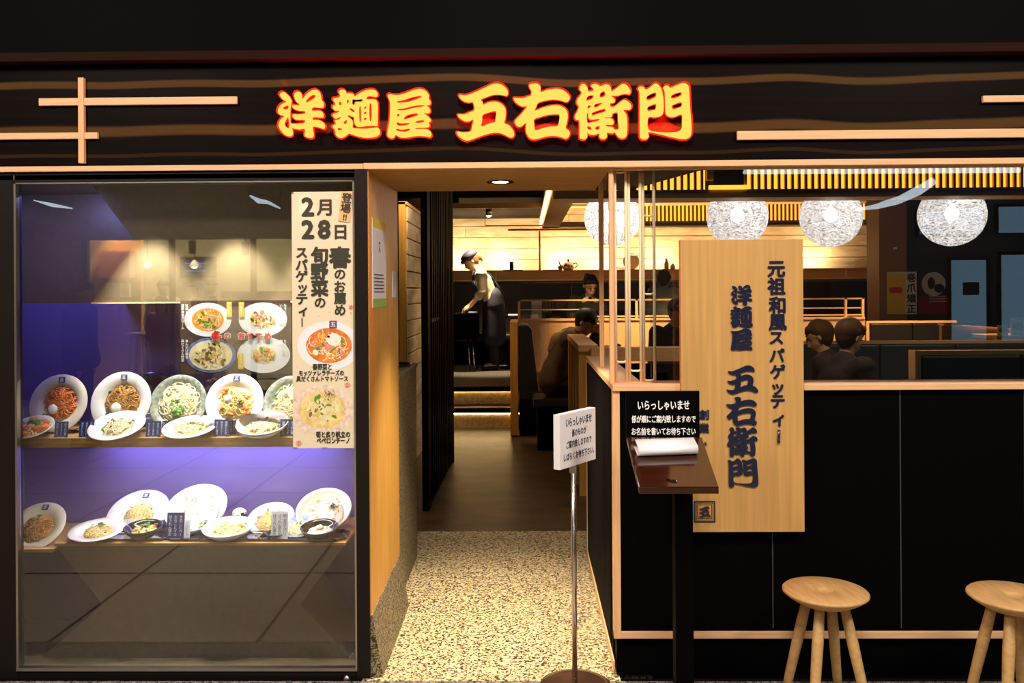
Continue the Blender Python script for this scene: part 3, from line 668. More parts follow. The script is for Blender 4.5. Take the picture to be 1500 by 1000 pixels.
def card(px, py0, py1, w_px, y, z, col='navy', txt='白', label='', group='price cards', tilt=.15, lines=3):
    a = at(px, py1, y); h = (py1 - py0) / px_m(y); w = w_px / px_m(y)
    t = thing('price_card', label, 'card', (a.x, y, z), (-tilt, 0, 0), group)
    obj('card_face', MB().box(-w / 2, w / 2, 0, .0015, 0, h), col, t, local=True)
    obj('card_foot', MB().box(-w * .3, w * .3, 0, .02, 0, .002), 'card', t, local=True)
    m = MB(); g = random.Random(int(px * 3))
    words = ['きのことベーコンの', 'ほうれん草の和風', 'スパゲッティー', 'たらことイカの', '明太子クリーム', '海老とトマトの']
    for i in range(lines):
        s = g.choice(words)[:g.choice((5, 6, 7))]; ch = h * .8 / len(s); vtext(m, s, w * (.3 - .6 * i / max(1, lines - 1)), h * .9, -.0006, min(ch, w * .26), ch, 0)
    obj('lettering', m, 'whitetext' if col == 'navy' else 'inkblue', t, local=True)
    return t


for (px, a, b, wp, lb) in [(89, 618, 641, 20, 'navy price card beside the mirrored orange roe pasta'), (126, 616, 640, 22, 'navy price card left of the oval cream pasta dish'), (141, 612, 632, 14, 'small navy price card behind the oval cream pasta dish'), (224, 616, 639, 22, 'navy price card between the oval cream dish and pale noodle dish'), (243, 610, 630, 13, 'small navy price card in front of the grey-green plate'),
                           (324, 614, 639, 22, 'navy price card between pale noodle dish and white bowl dish'), (338, 608, 628, 14, 'small navy price card in front of the bright white plate'), (421, 612, 637, 22, 'navy price card against the paper banner edge')]:
    card(px, a, b, wp, .118 if wp > 15 else .175, U, label=lb, group='navy price cards on the upper shelf')

# lower shelf
L = SH1
def tray(px0, px1, y0, y1, label):
    x0, x1 = X(px0, y0), X(px1, y0); c = .03; t = thing('lacquer_tray', label, 'tray', ((x0 + x1) / 2, (y0 + y1) / 2, L), group='black trays on the lower shelf')
    def octo(i): return [(x0 + c + i * .4, y0 + i), (x1 - c - i * .4, y0 + i), (x1 - i, y0 + c + i * .4), (x1 - i, y1 - c - i * .4), (x1 - c - i * .4, y1 - i), (x0 + c + i * .4, y1 - i), (x0 + i, y1 - c - i * .4), (x0 + i, y0 + c + i * .4)]
    obj('tray_bed', MB().prism(octo(.002), 'z', L, L + .004), 'tray', t)
    o, q = octo(0), octo(.006); m = MB(); n = 8
    m.add([(*p, L) for p in o] + [(*p, L + .011) for p in o] + [(*p, L + .011) for p in q] + [(*p, L + .003) for p in q], [(k * 8 + i, k * 8 + (i + 1) % 8, (k + 1) * 8 + (i + 1) % 8, (k + 1) * 8 + i) for k in range(3) for i in range(8)])
    obj('rim', m, 'blackbowl', t); return t


tray(93, 243, .125, .24, 'octagonal black tray under the oval egg dish and black bowl'); tray(238, 392, .118, .24, 'octagonal black tray at the middle of the lower shelf'); tray(372, 503, .115, .26, 'octagonal black tray at the right of the lower shelf')
Lt = L + .0045
dish('egg_dish', 'oval white dish with greens and egg on the left tray', 141, .165, Lt, .098, 'white', tilt=.22, food='pasta', tops=[('greens', 'greens', 0, .45, .22, leaf), ('sausage', 'pink', .3, .1, .22, ball), ('bits', 'greens', -.1, -.2, .1, bits)], seed=11, foodr=.6, group=G2, sx=1.1)
dish('rice_bowl', 'black bowl of rice with green and brown toppings on the left tray', 209, .165, Lt, .072, 'blackbowl', bowl=True, depth=.045, tilt=.14, food='pasta', nood=False, tops=[('greens', 'greens', .05, .3, .22, leaf), ('meat', 'mush', 0, -.1, .16, bits)], seed=12, group=G2)
dish('pasta_dish', 'oval white dish of gnocchi-like pasta on the middle tray', 333, .165, Lt, .098, 'white', bowl=True, depth=.042, tilt=.16, food='pasta', nood=False, tops=[('dumplings', 'pastapale', 0, .05, .2, bits), ('herbs', 'greens', 0, 0, .09, bits)], seed=13, group=G2, sx=1.0)
dish('salad_bowl', 'small white bowl of salad behind the middle tray card', 300, .235, Lt, .045, 'white', bowl=True, depth=.032, tilt=.12, food='greens', nood=False, tops=[('seaweed', 'greens2', 0, .2, .3, shred)], seed=14, group=G2)
dish('pasta_bowl', 'blue-rimmed dish of green noodles at the back of the right tray', 437, .22, Lt, .085, 'bluebowl', tilt=.25, food='pastapale', tops=[('green_leaf', 'greens', 0, .3, .16, leaf)], seed=15, foodr=.72, group=G2)
dish('rice_bowl', 'black bowl of white rice and egg on the right tray', 467, .15, Lt, .073, 'blackbowl', bowl=True, depth=.046, tilt=.16, food='rice', nood=False, tops=[('egg_yolk', 'pastapale', 0, 0, .3, ball)], seed=16, group=G2)
dish('salad_bowl', 'small dish of green salad at the front of the right tray', 403, .15, Lt, .042, 'tray', bowl=True, depth=.025, tilt=.05, food='greens', nood=False, seed=17, group=G2)
dish('pasta_plate', 'large tilted oval plate of pasta standing behind the left tray', 203, .33, L, .128, 'white', tilt=.62, food='pasta', tops=[('herbs', 'greens', .2, 0, .1, bits)], logo=True, seed=18, foodr=.5, group=G2, sx=1.0)
dish('soup_bowl', 'large tilted white bowl standing behind the middle tray', 292, .33, L, .124, 'white', bowl=True, depth=.085, tilt=.62, food='egg', nood=False, tops=[('bits', 'yolk', 0, .1, .08, bits)], seed=19, group=G2)
dish('pasta_plate', 'round white plate of vegetable pasta between the two tilted white bowls', 396, .31, L, .098, 'white', tilt=.5, food='pasta', tops=[('pepper', 'pastared', -.3, -.2, .14, bits), ('leek', 'greens', .1, .2, .15, leaf)], seed=20, foodr=.72, group=G2)
dish('soup_bowl', 'large tilted white bowl of shell pasta at the right end of the lower shelf', 476, .33, L, .113, 'white', bowl=True, depth=.075, tilt=.62, food='egg', nood=False, tops=[('seaweed', 'greens2', .45, .25, .2, shred), ('clam', 'yolk', 0, 0, .1, bits)], seed=21, group=G2)
dish('pasta_plate', 'dim cream plate of pasta with crest made for a mirror reflection at the far left below the upper shelf', 55, .22, Z(790, .22), .115, 'cream', tilt=.75, food='pastabrown', tops=[('herbs', 'greens', 0, 0, .12, bits)], logo=True, seed=22, foodr=.6, group=G2)  # mirrored dish on the left, modelled as an added solid plate
struct('trim_case_ledge', MB().box(-2.245, w1[0] - .006, .10, BK - .01, Z(790, .22) - .012, Z(790, .22)), 'oak_h')
gl = thing('parfait_glass', 'short glass of layered dessert behind the middle tray', 'glass', (X(349, .30), .30, L))
gx = gl.location
obj('glass_cup', MB().lathe([(0, .003), (.024, .003), (.030, .075), (.032, .075), (.026, 0), (0, 0)], seg=24), 'glass2', gl, local=True)
obj('dessert', MB().lathe([(0, .004), (.022, .004), (.027, .055), (.027, .06), (0, .062)], seg=24), 'yolk', gl, local=True)
obj('cream_dome', MB().ball((0, 0, .068), .030, .030, .022, 16, 8, wob=.1), 'egg', gl, local=True)
for (px, a, b, wp, yy, zz, cl, lb) in [(256, 752, 790, 26, .120, L + .011, 'navy', 'navy price card with white letters on the middle tray'), (409, 750, 790, 25, .117, L + .011, 'card', 'white price card with dark letters on the right tray'), (266, 752, 778, 24, .16, Lt, 'card', 'white price card behind the navy card of the middle tray'), (193, 738, 758, 24, .245, L, 'card', 'white price card before the large tilted oval plate'),
                                       (164, 746, 762, 20, .28, L, 'navy', 'small navy price card left of the large oval plate'), (238, 744, 760, 20, .27, L, 'navy', 'small navy price card between the oval plate and white bowl'), (331, 740, 756, 15, .29, L, 'navy', 'small navy price card left of the dessert glass'), (424, 739, 756, 16, .27, L, 'navy', 'small navy price card before the right white bowl')]:
    card(px, a, b, wp, yy, zz, cl, label=lb, group='price cards on the lower shelf', lines=3 if b - a > 22 else 2)

# ================================================================== posters in the case
def disc(mb, cx, cz, rx, rz, y, seg=28, x0=-9, x1=9, z0=-9, z1=9):
    pts = [(min(x1, max(x0, cx + rx * math.cos(2 * PI * k / seg))), y, min(z1, max(z0, cz + rz * math.sin(2 * PI * k / seg)))) for k in range(seg)]
    return mb.add(pts, [tuple(range(seg))])


def printed_food(parent, cx, cz, rx, rz, y, noodle, tops, seed, lim, ring='card', inner=.68):
    """flat printed picture of a dish: plate, shade, strands and toppings as flat ink shapes"""
    g = random.Random(seed); x0, x1, z0, z1 = lim
    d = obj('printed_dish', disc(MB(), cx, cz, rx, rz, y, 36, *lim), ring, parent)
    m = MB(); disc(m, cx, cz, rx * inner, rz * inner, y - .0002, 30, *lim); obj('printed_food', m, noodle, d)
    mats = {}
    def mk(k): return mats.setdefault(k, MB())
    for i in range(64):
        a = g.uniform(0, 6.3); q = g.uniform(0, .52) * inner / .68; px, pz = cx + rx * q * math.cos(a), cz + rz * q * math.sin(a)
        kk = g.choice(tops); s = g.uniform(.035, .11) * rx; th = g.uniform(0, 3.1); asp = g.uniform(.25, .8)
        pts = [(px + s * math.cos(t) * math.cos(th) - s * asp * math.sin(t) * math.sin(th), pz + s * math.cos(t) * math.sin(th) + s * asp * math.sin(t) * math.cos(th)) for t in [k * 2 * PI / 8 for k in range(8)]]
        mk(kk).add([(min(x1, max(x0, p[0])), y - .0004 - i * .00001, min(z1, max(z0, p[1]))) for p in pts], [tuple(range(8))])
    st = MB()
    for i in range(110):
        a = g.uniform(0, 6.3); q = g.uniform(0, .6) * inner / .68; px, pz = cx + rx * q * math.cos(a), cz + rz * q * math.sin(a); th = g.uniform(0, 6.3); cr = rx * g.uniform(.06, .2); ln = g.uniform(.8, 2.6); w_ = rx * .013; pp = []
        for k in range(6):
            t = th + ln * k / 5; pp.append((px + (cr + w_) * math.cos(t), pz + (cr + w_) * math.sin(t), px + (cr - w_) * math.cos(t), pz + (cr - w_) * math.sin(t)))
        if any(not (x0 < v[0] < x1 and z0 < v[1] < z1) or ((v[0] - cx) / (rx * inner)) ** 2 + ((v[1] - cz) / (rz * inner)) ** 2 > .95 for v in pp): continue
        n_ = len(st.v); yy = y - .0003 - i * .000001
        for v in pp: st.v += [Vector((v[0], yy, v[1])), Vector((v[2], yy, v[3]))]
        for k in range(5): st.f.append((n_ + 2 * k, n_ + 2 * k + 1, n_ + 2 * k + 3, n_ + 2 * k + 2)); st.sm.append(False)
    obj('printed_noodles', st, 'pastapale' if noodle != 'pastapale' else 'pasta', d, kind='stuff')
    for kk, mb in mats.items(): obj('printed_topping', mb, kk, d, kind='stuff')


yP = .11; a = at(264, 440, yP); b = at(426, 547, yP)
men = thing('menu_poster', 'clear-edged winter menu poster of four dishes hanging inside the case', 'poster', ((a.x + b.x) / 2, yP, b.z))
obj('poster_sheet', box(a.x, b.x, yP, yP + .002, b.z, a.z - .001), mat('dark_brown_print', (.07, .04, .03), .5), men)
mx, mz = (a.x + b.x) / 2, (a.z + b.z) / 2; hw = (b.x - a.x) / 4; hh = (a.z - b.z) / 4
lim = (a.x + .001, b.x - .001, b.z + .001, a.z - .002)
printed_food(men, mx - hw * 1.0, mz + hh * .95, hw * .86, hh * .92, yP - .0006, 'sauce', ['pasta', 'mush', 'greens', 'yolk', 'yolk'], 1, lim)
printed_food(men, mx + hw * 1.0, mz + hh * .95, hw * .88, hh * .92, yP - .0006, 'egg', ['pastapale', 'mush', 'yolk', 'pink', 'greens2'], 2, lim, inner=.62)
printed_food(men, mx - hw * .9, mz - hh * .98, hw * .92, hh * .95, yP - .0006, 'pastapale', ['pasta', 'egg', 'mush', 'greens2', 'pasta'], 3, lim, ring=mat('blue_plate_print', (.12, .17, .42), .6, noise_amt=.5, nscale=60), inner=.86)
printed_food(men, mx + hw * 1.02, mz - hh * .98, hw * .96, hh * .98, yP - .0006, 'pastapale', ['pasta', 'greens', 'sauce', 'mush', 'pasta'], 4, lim, inner=.5)
m = MB()
for ch, px, h, py in [('冬', 317, .040, 492), ('の', 333, .026, 492), ('お', 354, .028, 492), ('す', 367, .026, 492), ('す', 379, .026, 492), ('め', 392, .028, 492)]:
    p = at(px, py, yP - .003); put_text(m, ch, (p.x, yP - .0035, p.z), h, .045)
m2 = MB(); [m2.add([v + Vector((dx, .0006, dz)) for v in m.v], m.f) for dx in (-.0022, .0022) for dz in (-.0022, .0022)]
obj('lettering_outline', m2, 'white', men); obj('lettering', m, 'red', men, label='red seasonal heading lettering')
m = MB(); yl = MB()
for px, s in [(267, '濃厚海老クリーム'), (272, '牡蠣と旬菜の'), (419, '生うにと焦がし'), (414, 'いくらの和風'), (267, '具だくさん野菜'), (273, 'あんかけ醤油'), (418, 'たらば蟹と'), (413, '柚子おろし')]:
    pass
for (px, py, s) in [(268, 445, '濃厚海老クリーム'), (274, 445, '牡蠣と旬菜の'), (418, 445, '生うにと焦がし'), (412, 445, 'いくらの和風'), (268, 497, '具だくさん野菜'), (274, 497, 'あんかけ醤油'), (418, 497, 'たらば蟹と'), (412, 497, '柚子おろし')]:
    p = at(px, py, yP); vtext(m, s, p.x, p.z, yP - .0028, .0115, .0128, .03)
for (px, py) in [(332, 442), (350, 442), (349, 518)]:
    p = at(px, py, yP); q = at(px + 8, py + 22, yP); yl.box(p.x, q.x, yP - .0026, yP - .0024, q.z, p.z); vtext(m, '期間限定', (p.x + q.x) / 2, p.z - .002, yP - .0036, .010, .013, 0)
obj('yellow_tag', yl, 'yellowp', men); obj('caption', m, 'whitetext', men)

# paper banner taped to the glass
yB = .004
a = at(427, 281, yB); b = at(519, 656, yB)
ban = thing('paper_banner', 'tall cream paper banner with dates and two pasta pictures taped to the case glass', 'poster', ((a.x + b.x) / 2, yB, b.z))
obj('sheet', box(a.x, b.x, yB, yB + .0012, b.z, a.z), 'paper', ban)
lim = (a.x + .001, b.x - .0005, b.z + .001, a.z)
p = at(482, 506, yB); k = 1 / px_m(0)
printed_food(ban, p.x, p.z, 47 * k, 36 * k, yB - .0006, 'pastared', ['yolk', 'greens', 'sauce', 'egg', 'greens', 'pink'], 11, lim, inner=.72)
p = at(472, 600, yB)
printed_food(ban, p.x, p.z, 47 * k, 37 * k, yB - .0006, 'pasta', ['pastapale', 'greens', 'mush', 'pasta', 'greens', 'pasta', 'pastapale'], 12, lim, ring=mat('rose_patterned_glaze', (.84, .66, .54), .5, noise_amt=.25, nscale=60), inner=.74)
p = at(489, 497, yB); obj('grated_cheese_print', disc(MB(), p.x, p.z, .028, .024, yB - .0016), 'egg', ban)
p = at(482, 578, yB); mm_ = MB(); g = random.Random(3)
for i in range(40):
    q = Vector((p.x + g.gauss(0, .011), yB - .0018, p.z + g.gauss(0, .008))); q2 = q + Vector((g.uniform(-1, 1) * .012, 0, g.uniform(-.3, 1) * .012)); mm_.add([q, q2, q2 + Vector((.0015, 0, .0008)), q + Vector((.0015, 0, .0008))], [(0, 1, 2, 3)])
obj('seaweed_print', mm_, 'ink', ban, kind='stuff')
m = MB()
def T(s, px, py, h, bold=.035, w=None): q = at(px, py, yB); put_text(m, s, (q.x, yB - .0022, q.z), h * k, bold, width=w and w * k)
T('2', 451, 303, 34, .05); T('月', 475, 304, 24); T('2', 451, 336, 34, .05); T('8', 475, 336, 34, .05); T('日', 499, 340, 22)
for s, px, py, h, st, bd in [('春', 498, 362, 30, 30, .05), ('のお薦め', 498, 393, 17, 17.5, .035), ('旬野菜', 468, 362, 24, 24, .05), ('の', 469, 435, 17, 17, .035), ('スパゲッティー', 442, 362, 17, 17, .045)]:
    q = at(px, py, yB); vtext(m, s, q.x, q.z, yB - .0022, h * k, st * k, bd)
T('春野菜と', 472, 537, 9, .035, 28); T('モッツァレラチーズの', 471, 546, 8, .035, 66); T('具だくさんトマトソース', 472, 554.5, 8, .035, 76)
T('筍と炙り帆立の', 488, 636, 9, .04, 50); T('ペペロンチーノ', 488, 645, 9, .04, 48)
obj('lettering', m, 'ink', ban)
q = at(488, 475, yB); lg = obj('crest', box(q.x - 5.5 * k, q.x + 5.5 * k, yB - .002, yB - .0012, q.z - 5.5 * k, q.z + 5.5 * k), mat('purple_print', (.16, .06, .35), .5), ban)
obj('lettering', put_text(MB(), '五', (q.x, yB - .0026, q.z), 7 * k, .04), 'paper', lg)
m = MB()
for (px, py, s) in [(514, 450, 4), (512, 458, 3), (509, 564, 5), (438, 649, 5), (481, 457, 2), (466, 463, 2), (433, 537, 2), (512, 626, 2), (446, 634, 2), (512, 553, 2)]:
    q = at(px, py, yB)
    for i in range(5 if s > 3 else 1):
        aa = i * 1.257; disc(m, min(b.x - .006, q.x + math.cos(aa) * s * .55 * k), q.z + math.sin(aa) * s * .55 * k, s * .5 * k, s * .38 * k, yB - .0010, 10, *lim)
obj('blossom_print', m, mat('blossom_pink', (.85, .40, .28), .6), ban, kind='stuff')
q = at(506, 303, yB); rt = Matrix.Rotation(-.10, 3, 'Y')
tg = obj('tag', MB().box(q.x - 8 * k, q.x + 9 * k, yB - .0034, yB - .003, q.z - 22 * k, q.z + 22 * k, Matrix.Rotation(.12, 3, 'Y')), 'tagp', ban, label='tan tag with dark lettering')
m = MB(); put_text(m, '登', (q.x + 2.5 * k, yB - .004, q.z + 13 * k), 14 * k, .04, tilt=-.1); put_text(m, '場', (q.x + .5 * k, yB - .004, q.z - 2 * k), 14 * k, .04, tilt=-.1); put_text(m, '!!', (q.x - .5 * k, yB - .004, q.z - 15 * k), 11 * k, .04, tilt=-.1)
obj('lettering', m, 'ink', tg)
for px, py in [(426, 282), (433, 657), (475, 657), (510, 658), (512, 275)]:
    q = at(px, py, yB); obj('tape', MB().box(q.x - .011, q.x + .011, yB - .0012, yB - .0008, q.z - .005, q.z + .005), 'glass2', ban)

# poster and small notice on the oak jamb
xj = XL + .001
po = thing('wall_poster', 'white poster with yellow top and green foot on the oak door jamb', 'poster', (xj, .25, 1.3))
def onj(px, py):   # point on the jamb plane
    d = Fw + Rr * ((px - 750) / FPX) + Uu * ((424 - py) / FPX); t = (xj - CAM.x) / d.x; return CAM + d * t
A = onj(544, 320); B = onj(565, 445)
y0, y1, z0, z1 = A.y + .01, B.y, B.z - .01, Z(318, A.y, 544)
obj('sheet', box(xj, xj + .002, y0, y1, z0, z1), 'card', po)
obj('yellow_band', box(xj + .002, xj + .0026, y0, y1, z1 - .035, z1), 'yellowp', po); obj('green_band', box(xj + .002, xj + .0026, y0, y1, z0, z0 + .035), mat('green_print', (.25, .5, .08), .5), po)
m = MB()
for i in range(1): put_text(m, 'ス', (xj + .003, (y0 + y1) / 2, z1 - .11), .05, .03, up=Vector((0, 0, 1)), right=Vector((0, 1, 0)))
for i in range(6): m.box(xj + .002, xj + .0028, y0 + .03, y1 - .05 - .02 * (i % 2), z0 + .06 + i * .014, z0 + .065 + i * .014)
obj('lettering', m, 'inkblue', po)
A = onj(574, 397); B = onj(580, 435)
no = thing('notice', 'narrow white notice on the oak door jamb beside the poster', 'notice', (xj, (A.y + B.y) / 2, B.z))
obj('sheet', box(xj, xj + .002, A.y, B.y, B.z, A.z), 'card', no)
m = MB(); [m.box(xj + .002, xj + .0026, (A.y + B.y) / 2 - .006 + .004 * (i % 2), (A.y + B.y) / 2 + .006, A.z - .02 - i * .011, A.z - .016 - i * .011) for i in range(7)]
obj('lettering', m, 'inkblue', no)

# ================================================================== lit sign over the door
sg = thing('illuminated_sign', 'row of glowing yellow brush-style characters with red edges on the dark fascia', 'sign', (X(710, 0), -.03, Z(205, 0)))
s1 = 100 / px_m(-.035)
for ch in '洋麺屋五右衛門':
    vs, fs, (cx, cy), sz = brush_char(ch, .0, -.0)
    vsb, fsb, _, _ = brush_char(ch, .10, .007)
    c = at(cx, cy, -.0385); cb = at(cx, cy, -.026)
    ed = MB().add([cb + Vector((v.x * s1, -v.z * .11, v.y * s1)) for v in vsb], fsb); e = obj('character', ed, 'e_red', sg)
    fc = MB().add([c + Vector((v.x * s1 * .975, 0, v.y * s1 * .975)) for v in vs], fs); obj('lit_face', fc, 'e_yellow', e)

# ================================================================== right window and wainscot
zc0, zc1 = Z(572, 0, 900), Z(563, 0, 900)
XE = 6.0
ws = struct('wall_wainscot', MB().box(XR + .02, XE, .004, .10, .16, zc0), 'black')
obj('panel_ribs', MB().box(XR + .03, XE, .001, .005, .2, .21), 'black', ws)
m = MB()
for px in (1130, 1318, 1500): x = X(px, 0); m.box(x - .0015, x + .0015, .0005, .004, .19, zc0)
obj('panel_joint', m, 'slate', ws)
struct('baseboard_right', box(XR + .012, XE, .02, .12, 0, .17), 'black')
struct('trim_sill', MB().box(XR - .002, XE, -.02, .14, zc0, zc1), 'ash_h', bevel=.002)
struct('trim_bottom_rail', MB().box(XR - .002, XE, -.008, .02, Z(934, 0, 900), Z(924.5, 0, 900)), 'ash_h', bevel=.001)
struct('trim_corner_post', MB().box(XR - .002, XR + .026, -.009, .03, Z(934, 0, 900), zc0), 'ash', bevel=.001)
ye = 1.42; XW = XR + .12
# half wall running in from the corner
struct('wall_half_side', MB().box(XR + .006, XW, .10, ye, .02, zc0), 'black')
struct('trim_half_cap', MB().box(XR - .002, XW + .004, .14, ye, zc0, zc1), 'ash_h', bevel=.002)
struct('trim_half_foot', MB().box(XR - .002, XR + .004, .02, ye, .02, .055).box(XR - .002, XR + .006, ye - .03, ye, 0, zc0), 'ash')
m = MB()
for i in range(34): y = .15 + i * .037; m.box(XR, XR + .007, y, y + .006, .07, zc0 - .01)
obj('side_ribs', m, 'frame', bpy.data.objects['wall_half_side'])
# window glass
wn = struct('window_2', MB().box(XR - .004, XR + .012, .03, .06, zc1, ZH).box(XR, XE, .03, .06, ZH - .006, ZH + .005), 'ash')
obj('glass_pane', box(XR + .155, XE, .040, .046, zc1, ZH - .004), 'glass', wn)

# lattice of pale rods at the window corner: slim ladder frames, each a thing
def ladder(px0, px1, y, rungs, label, post=False):
    x0, x1 = X(px0, y), X(px1, y); zb, zt = zc1, ZH
    t = thing('rod_screen', label, 'screen', ((x0 + x1) / 2, y, zb), group='pale rod ladders in the corner of the window')
    for x in (x0, x1): obj('rod', MB().tube([(x, y, zb), (x, y, zt)], .0062, 8), 'bamboo', t)
    for rz in rungs:
        z = Z(rz, y); d = .012; obj('rung', MB().tube([(x0, y, z + d), (x0 + d * .35, y, z + d * .3), (x0 + d, y, z), (x1 - d, y, z), (x1 - d * .35, y, z + d * .3), (x1, y, z + d)], .0042, 6), 'bamboo', t)
    return t


ladder(902, 918, .075, (254, 393, 531), 'pale rod ladder nearest the corner post of the window')
ladder(922, 939, .085, (375, 544), 'pale rod ladder second from the corner post of the window')
ladder(943, 959, .095, (318, 432, 558), 'pale rod ladder third from the corner post, beside the wooden board')
struct('trim_window_post', MB().box(X(893, .03), X(899, .03), .022, .045, zc1, ZH), 'ash', bevel=.002)
struct('trim_cap_post', MB().box(X(878.5, .75), X(885, .75), .74, .77, zc1, 2.02), 'ash', bevel=.003)

# ================================================================== wooden name board
yb = -.045
a = at(996.5, 351, yb); b = at(1179, 779, yb)
bd = thing('name_board', 'tall oak board with raised navy characters fixed over the window and dark wall', 'signboard', ((a.x + b.x) / 2, yb, b.z))
obj('board', box(a.x, b.x, yb, -.012, b.z, a.z), mat('planed_oak_board', (.56, .32, .10), .5, noise_amt=.12, nscale=6, stretch=(10, 10, .35)), bd, bevel=.002)
kb = 1 / px_m(yb)
POS = {'洋': (1086, 432, 30), '麺': (1086, 464, 32), '屋': (1086, 497, 31), '五': (1087, 556, 45), '右': (1086, 602, 44), '衛': (1087, 647, 44), '門': (1088, 692, 44)}
for ch, (px, py, wpx) in POS.items():
    vs, fs, _, sz = brush_char(ch, .03, -.004, .008)
    sc = wpx / sz[0] * 100 * kb; p = at(px, py, yb); hpx = {'洋': 30, '麺': 31, '屋': 32, '五': 42, '右': 42, '衛': 43, '門': 42}[ch]; sv = hpx / sz[1] * 100 * kb
    obj('character', MB().add([Vector((p.x + v.x * sc, yb - .002 - v.z * .1, p.z + v.y * sv)) for v in vs], fs), 'navypaint', bd)
for i, ch in enumerate('元祖和風スパゲッティー'):
    py = [395, 420, 448, 473, 496, 521, 545, 568, 589, 614, 640][i]; q = at([1137, 1137, 1138, 1139, 1137, 1138, 1139, 1139, 1139, 1140, 1140][i], py - 1, yb)
    m = MB(); h = 24 * kb if i < 4 else 21 * kb
    if ch == 'ー': m.tube([(q.x + .002, yb - .004, q.z + .026), (q.x, yb - .004, q.z - .024)], .0055, 8)
    else: put_text(m, ch, (q.x, yb - .001, q.z), h, .036, extrude=.05, n=8)
    obj('character', m, 'navypaint', bd)
for ch, py, h in [('創', 607, 14), ('業', 627, 14)]:
    q = at(1031, py, yb); obj('character', put_text(MB(), ch, (q.x, yb - .002, q.z), h * kb, .035, extrude=.05, n=6), 'navypaint', bd)
q = at(1033, 649, yb); obj('character', MB().tube([(q.x, yb - .004, q.z + .006), (q.x, yb - .004, q.z - .006)], .004, 6), 'navypaint', bd)
q = at(1032, 749, yb); r_ = 15.5 * kb
em = obj('crest', MB().box(q.x - r_, q.x + r_, yb - .003, yb, q.z - r_, q.z + r_), 'navypaint', bd)
m = MB()
for rr, tt in ((r_ * .86, .0016), (r_ * .74, .0016)):
    m.box(q.x - rr, q.x + rr, yb - .0042, yb - .0028, q.z + rr - tt, q.z + rr).box(q.x - rr, q.x + rr, yb - .0042, yb - .0028, q.z - rr, q.z - rr + tt).box(q.x - rr, q.x - rr + tt, yb - .0042, yb - .0028, q.z - rr, q.z + rr).box(q.x + rr - tt, q.x + rr, yb - .0042, yb - .0028, q.z - rr, q.z + rr)
rr = r_ * .62; m.box(q.x - rr, q.x + rr, yb - .0042, yb - .0028, q.z - rr, q.z + rr)
obj('crest_lines', m, 'oak', em)
vs, fs, _, sz = brush_char('五', .03, 0); sc = 17 / sz[0] * 100 * kb
obj('character', MB().add([Vector((q.x + v.x * sc, yb - .006 - v.z * .1, q.z + v.y * sc)) for v in vs], fs), 'navypaint', em)

# ================================================================== waiting-list stand
st = thing('waiting_list_stand', 'black stand with sloping red-brown writing top and white-lettered notice', 'lectern', (X(1000, -.40), -.42, 0))
ysn = -.30
a = at(917, 573, ysn); b = at(1025, 640, ysn)
pn = obj('notice_panel', MB().box(a.x, b.x, ysn, ysn + .012, b.z - .02, a.z), 'black', st, bevel=.001)
ks = 1 / px_m(ysn); m = MB()
for s, py, h, w in [('いらっしゃいませ', 593, 14, 75), ('係が順にご案内致しますので', 613.5, 10.5, 93), ('お名前を書いてお待ち下さい', 631.5, 10.5, 93)]:
    q = at(972, py, ysn); put_text(m, s, (q.x, ysn - .001, q.z), h * ks, .022, width=w * ks)
obj('lettering', m, 'whitetext', pn)
yt0, yt1 = -.62, -.31
A1 = at(936, 713, yt0); A2 = at(1053, 713, yt0); B1 = at(918, 640, yt1); B2 = at(1028, 640, yt1)
th = .022
top = MB(); up = Vector((0, 0, th))
vs = [A1, A2, B2, B1]; top.add(vs + [v - up for v in vs], [(0, 1, 2, 3), (7, 6, 5, 4), (0, 4, 5, 1), (1, 5, 6, 2), (2, 6, 7, 3), (3, 7, 4, 0)])
obj('writing_top', top, 'walnut', st, bevel=.002)
px_ = X(1000, -.42, 800); zt_ = (A1.z + B1.z) / 2 - .015
obj('post', MB().box(px_ - .03, px_ + .03, -.45, -.39, .02, zt_ - .02), 'black', st, bevel=.002)
obj('foot_plate', MB().box(px_ - .2, px_ + .16, -.56, -.26, 0, .02), 'black', st, bevel=.003)
obj('bracket', MB().box(A1.x + .04, A2.x - .04, -.46, -.33, zt_ - .045, zt_ - .012), 'black', st)
nrm = (A2 - A1).cross(B1 - A1).normalized()
def ontop(u, v, h=0): return A1.lerp(A2, u).lerp(B1.lerp(B2, u), v) + nrm * h
# folded paper
c0, c1 = ontop(.08, .60), ontop(.86, .645); pm = MB(); ax = (c1 - c0); ux = ax.normalized(); vx = nrm.cross(ux).normalized()
prof = []
for k in range(17):
    a_ = PI * .5 + k * PI * 1.0 / 16; prof.append((math.cos(a_) * .017, .018 + math.sin(a_) * .0165))
prof = [(.050, .0345), (.03, .0345)] + prof + [(.035, .0015), (.058, .0015)]
flip = 1 if vx.y > 0 else -1
outer = [(p, q) for p, q in prof]; inner = [(p + (.0008 if 2 < i < 18 else 0), q + (-.0014 if i < 10 else .0014)) for i, (p, q) in enumerate(prof)]
for e in (0, 1):
    base = c0 if e == 0 else c1
    pm.v += [base + vx * flip * p + nrm * q for p, q in outer] + [base + vx * flip * p + nrm * q for p, q in inner]
n = len(prof)
for i in range(n - 1):
    pm.f += [(i, i + 1, 2 * n + i + 1, 2 * n + i), (n + i, 3 * n + i, 3 * n + i + 1, n + i + 1), (i, n + i, n + i + 1, i + 1), (2 * n + i, 2 * n + i + 1, 3 * n + i + 1, 3 * n + i)]
pm.f += [(0, 2 * n, 3 * n, n), (n - 1, 2 * n - 1, 4 * n - 1, 3 * n - 1)]; pm.sm = [True] * len(pm.f)
solo('folded_paper', pm, 'card', 'white sheaf of paper folded over on the sloping stand top', 'paper')
